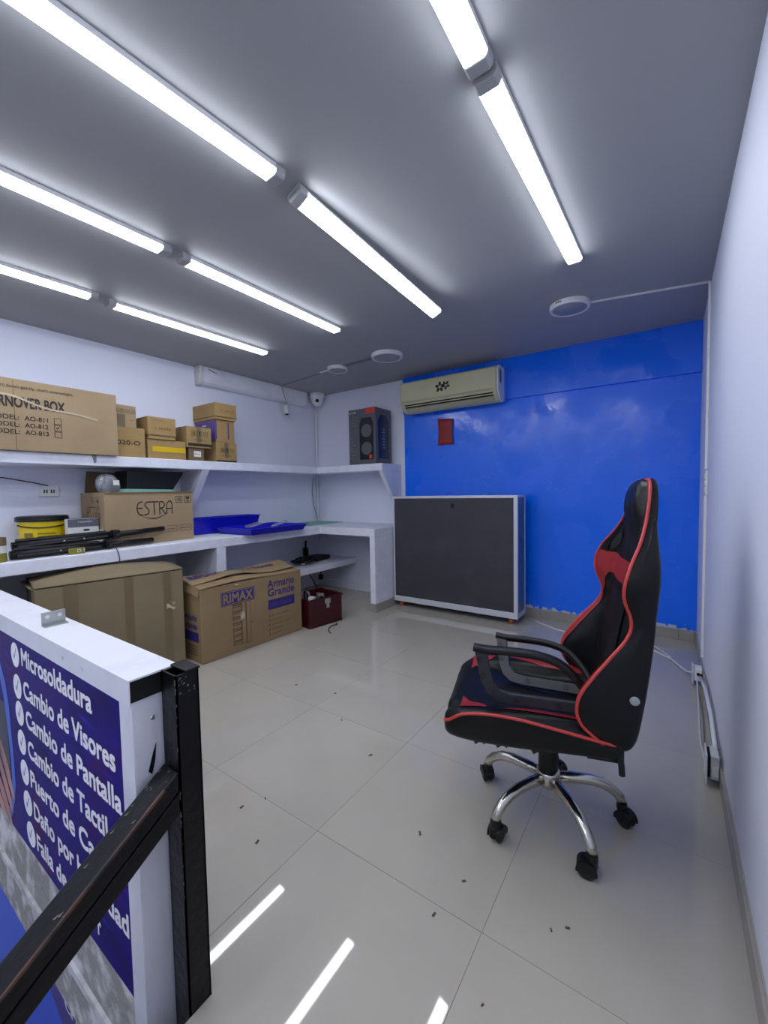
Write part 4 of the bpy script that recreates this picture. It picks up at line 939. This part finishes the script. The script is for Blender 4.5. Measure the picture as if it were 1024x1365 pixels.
# bolt, lower bracket, lever
MB().lathe([(0, 0), (.013, 0), (.013, .006), (.006, .008), (0, .008)], (-.214, .256, .592), 14, 'y').build('hinge_bolt', M_steel, gc)
MB().lathe([(0, 0), (.013, 0), (.013, -.006), (.006, -.008), (0, -.008)], (-.214, -.256, .592), 14, 'y').build('hinge_bolt', M_steel, gc)
for s_ in (.20, -.21): B(-.20, -.10, s_, s_+.01, .37, .43).build('back_bracket', M_black, gc)
MB().tube([(-.185, .215, .40), (-.19, .225, .375), (-.192, .225, .345)], .009, 8).build('recline_lever', M_black, gc)
B(-.292, -.278, .05, .07, .80, .815).build('back_stud', M_black, gc)
# seat: loft along x. stations: x, half width, bottom z, side pipe z, bolster top z, centre z
SE = [(.345, .17, .395, .41, .415, .415), (.339, .215, .380, .42, .438, .438), (.318, .235, .372, .432, .458, .456), (.275, .247, .370, .462, .478, .462), (.2, .252, .370, .476, .489, .458), (.1, .253, .373, .476, .492, .452), (0, .252, .378, .464, .490, .448), (-.1, .25, .383, .45, .484, .448), (-.165, .245, .385, .44, .472, .448), (-.19, .235, .395, .435, .455, .444)]
XS = [s[0] for s in SE]
def seatpt(t, s):
    x, w_, zb_, zp, zt, zc = crom(SE, t)
    P_ = [(0, zb_), (w_*.6, zb_), (w_*.93, zb_+.006), (w_, (zb_+zp)/2), (w_, zp-.004), (w_*.985, zp+.01), (w_*.88, zt), (w_*.72, zt-.008), (w_*.58, zc+.004), (w_*.3, zc), (0, zc)]
    y, z = crom(P_, abs(s)); return Vector((x, (1 if s >= 0 else -1)*max(0, y), z))
NQ = 10; R_ = []
for i in range(55):
    t = (len(SE)-1)*i/54; R_.append([seatpt(t, -NQ+2*NQ*k/80) for k in range(80)])
MB().rings(R_).build('seat', M_leather, gc, smooth=True)
def spanel(name, m, t0, t1, s0f, s1f, n=8, nt=20, off=.0025):
    def f(u, v):
        t = t0+(t1-t0)*v; s = s0f(v)+(s1f(v)-s0f(v))*u; p = seatpt(t, s); p.z += off; return p
    return MB().grid(f, n, nt).build(name, m, gc, smooth=True)
for s_ in (1, -1):
    spanel('red_strip', M_red, 4.6, 8.6, (lambda v: s_*(6.2)), (lambda v: s_*(6.25+.9*min(1, v*3))))
    spanel('red_wedge', M_red, 2.75, 4.0, (lambda v: s_*(6.1)), (lambda v: s_*(6.2+2.2*max(0, 1-v)**.7)))
    MB().tube([seatpt(1.2+.3*i, s_*4.75)+Vector((.001, s_*.004, 0)) for i in range(25)], .0052, 7).build('piping', M_pipe, gc, smooth=True)
B(-.13, .16, -.12, .12, .345, .385).build('seat_plate', M_black, gc, bevel=.006)
B(-.08, .08, -.07, .07, .31, .35).build('tilt_mechanism', M_black, gc, bevel=.008)
for x in (.2, .13, .02):
    MB().prism([(x, .388), (x+.05, .388), (x+.036, .362), (x+.02, .374), (x+.006, .366)], (0, .222, 0), X, Z, (0, .004, 0)).build('torn_lining', M_blackr, gc)
MB().lathe([(0, .17), (.034, .17), (.034, .26), (.030, .262), (.030, .32), (0, .32)], seg=24).build('gas_lift_cover', M_black, gc)
MB().lathe([(0, .118), (.03, .118), (.04, .13), (.042, .172), (.036, .18), (0, .18)], seg=24).build('hub', M_chrome, gc, smooth=True)
for k in range(5):
    aw_ = math.radians(169+72*k)-CA; d = Vector((math.cos(aw_), math.sin(aw_), 0)); sd = Vector((-d.y, d.x, 0))
    path = [(.03, .152), (.08, .154), (.14, .152), (.185, .142), (.22, .122), (.243, .097), (.25, .075)]
    lg = MB().tube([d*r+Z*z for r, z in path], [.019, .019, .018, .0175, .017, .0165, .016], 12, side=None).build('base_leg', M_chrome, gc, smooth=True)
    rot = aw_+(2.4, .3, .9, 2.2, 1.2)[k]; q = Matrix.Translation(d*.25) @ Matrix.Rotation(rot, 4, 'Z')
    cst_ = MB()
    for oy in (-.019, .006):
        cst_.lathe([(0, oy), (.020, oy), (.0275, oy+.003), (.0275, oy+.010), (.020, oy+.013), (0, oy+.013)], (-.014, 0, .0278), 20, 'y', q)
    co2 = cst_.build('caster_wheels', M_blackr, gc)
    hd = MB().box(-.03, .012, -.0055, .0055, .02, .062, q)
    hd.lathe([(0, .05), (.016, .05), (.018, .06), (.017, .078), (0, .078)], (0, 0, 0), 14, 'z', q)
    for oy in (-.022, .018):
        prof_ = [(-.014+.031*math.cos(a_), .0278+.031*math.sin(a_)) for a_ in [math.radians(-10+20*i) for i in range(11)]]
        hd.prism(prof_, tuple(q @ Vector((0, oy, 0))), q.to_3x3() @ X, Z, q.to_3x3() @ Vector((0, .004, 0)))
    n_ = len(hd.v)
    hd.grid(lambda u, v: q @ Vector((-.014+.0312*math.cos(math.radians(20+140*u)), -.022+.044*v, .0278+.0312*math.sin(math.radians(20+140*u)))), 8, 2)
    hd.build('caster_hood', M_black, lg)
# ------------------------------------------------------------------ detached armrests lying on the seat
def armrest(label, base, rx, ry, rz, local):
    t = thing('armrest', label, 'armrest', base, CA+rz, 'detached armrests on the chair seat')
    t.rotation_euler = (rx, ry, CA+rz)
    # coordinates: x forward, z up; mounting plate is an L at bottom/front, padded bar at top/rear
    L_ = [(.235, .19), (.228, .15), (.212, .07), (.195, .03), (.165, .006), (.12, 0), (-.13, 0), (-.13, .036), (.12, .036), (.152, .043), (.172, .068), (.188, .15), (.192, .17)]
    MB().prism(L_, (0, -.007, 0), X, Z, (0, .014, 0)).build('mounting_plate', M_armp, t, bevel=.003)
    bar = [(.235, .182), (.19, .178), (.10, .179), (.03, .174), (-.03, .155), (-.075, .115), (-.105, .07), (-.125, .025)]
    cur = [crom([(x, z) for x, z in bar], i*.25) for i in range(29)]
    rr = []
    for i, (x, z) in enumerate(cur):
        x2, z2 = cur[min(i+1, 28)]; x1, z1_ = cur[max(i-1, 0)]; tx, tz = x2-x1, z2-z1_; l_ = math.hypot(tx, tz); nx, nz = -tz/l_, tx/l_
        hw_ = .016; ht = .011
        rr.append([(x+nx*ht*b_, a_*hw_, z+nz*ht*b_) for a_, b_ in ((1, .6), (.6, 1), (-.6, 1), (-1, .6), (-1, -.6), (-.6, -1), (.6, -1), (1, -.6))])
    MB().rings(rr).build('arm_pad', M_black, t, smooth=True)
    for x, z in ((.214, .145), (.205, .09), (.10, .018), (-.03, .018)):
        MB().lathe([(.006, 0), (.010, 0), (.010, .002), (.006, .002)], (x, .007, z), 12, 'y').build('screw_hole', M_blackr, t)
        MB().lathe([(0, 0), (.006, 0), (.006, .001), (0, .001)], (x, .0072, z), 10, 'y').build('hole_centre', M_dark, t)
    return t
def W2(x, y, z):
    c, s_ = math.cos(CA), math.sin(CA); return (CX+c*x-s_*y, CY+s_*x+c*y, z)
armrest('black armrest loop standing on the near side of the chair seat', W2(.008, .185, .496), math.radians(-4), 0, 0, 0)
armrest('black armrest loop leaning behind the other one on the chair seat', W2(-.03, -.03, .456), math.radians(40), 0, math.radians(-6), 0)
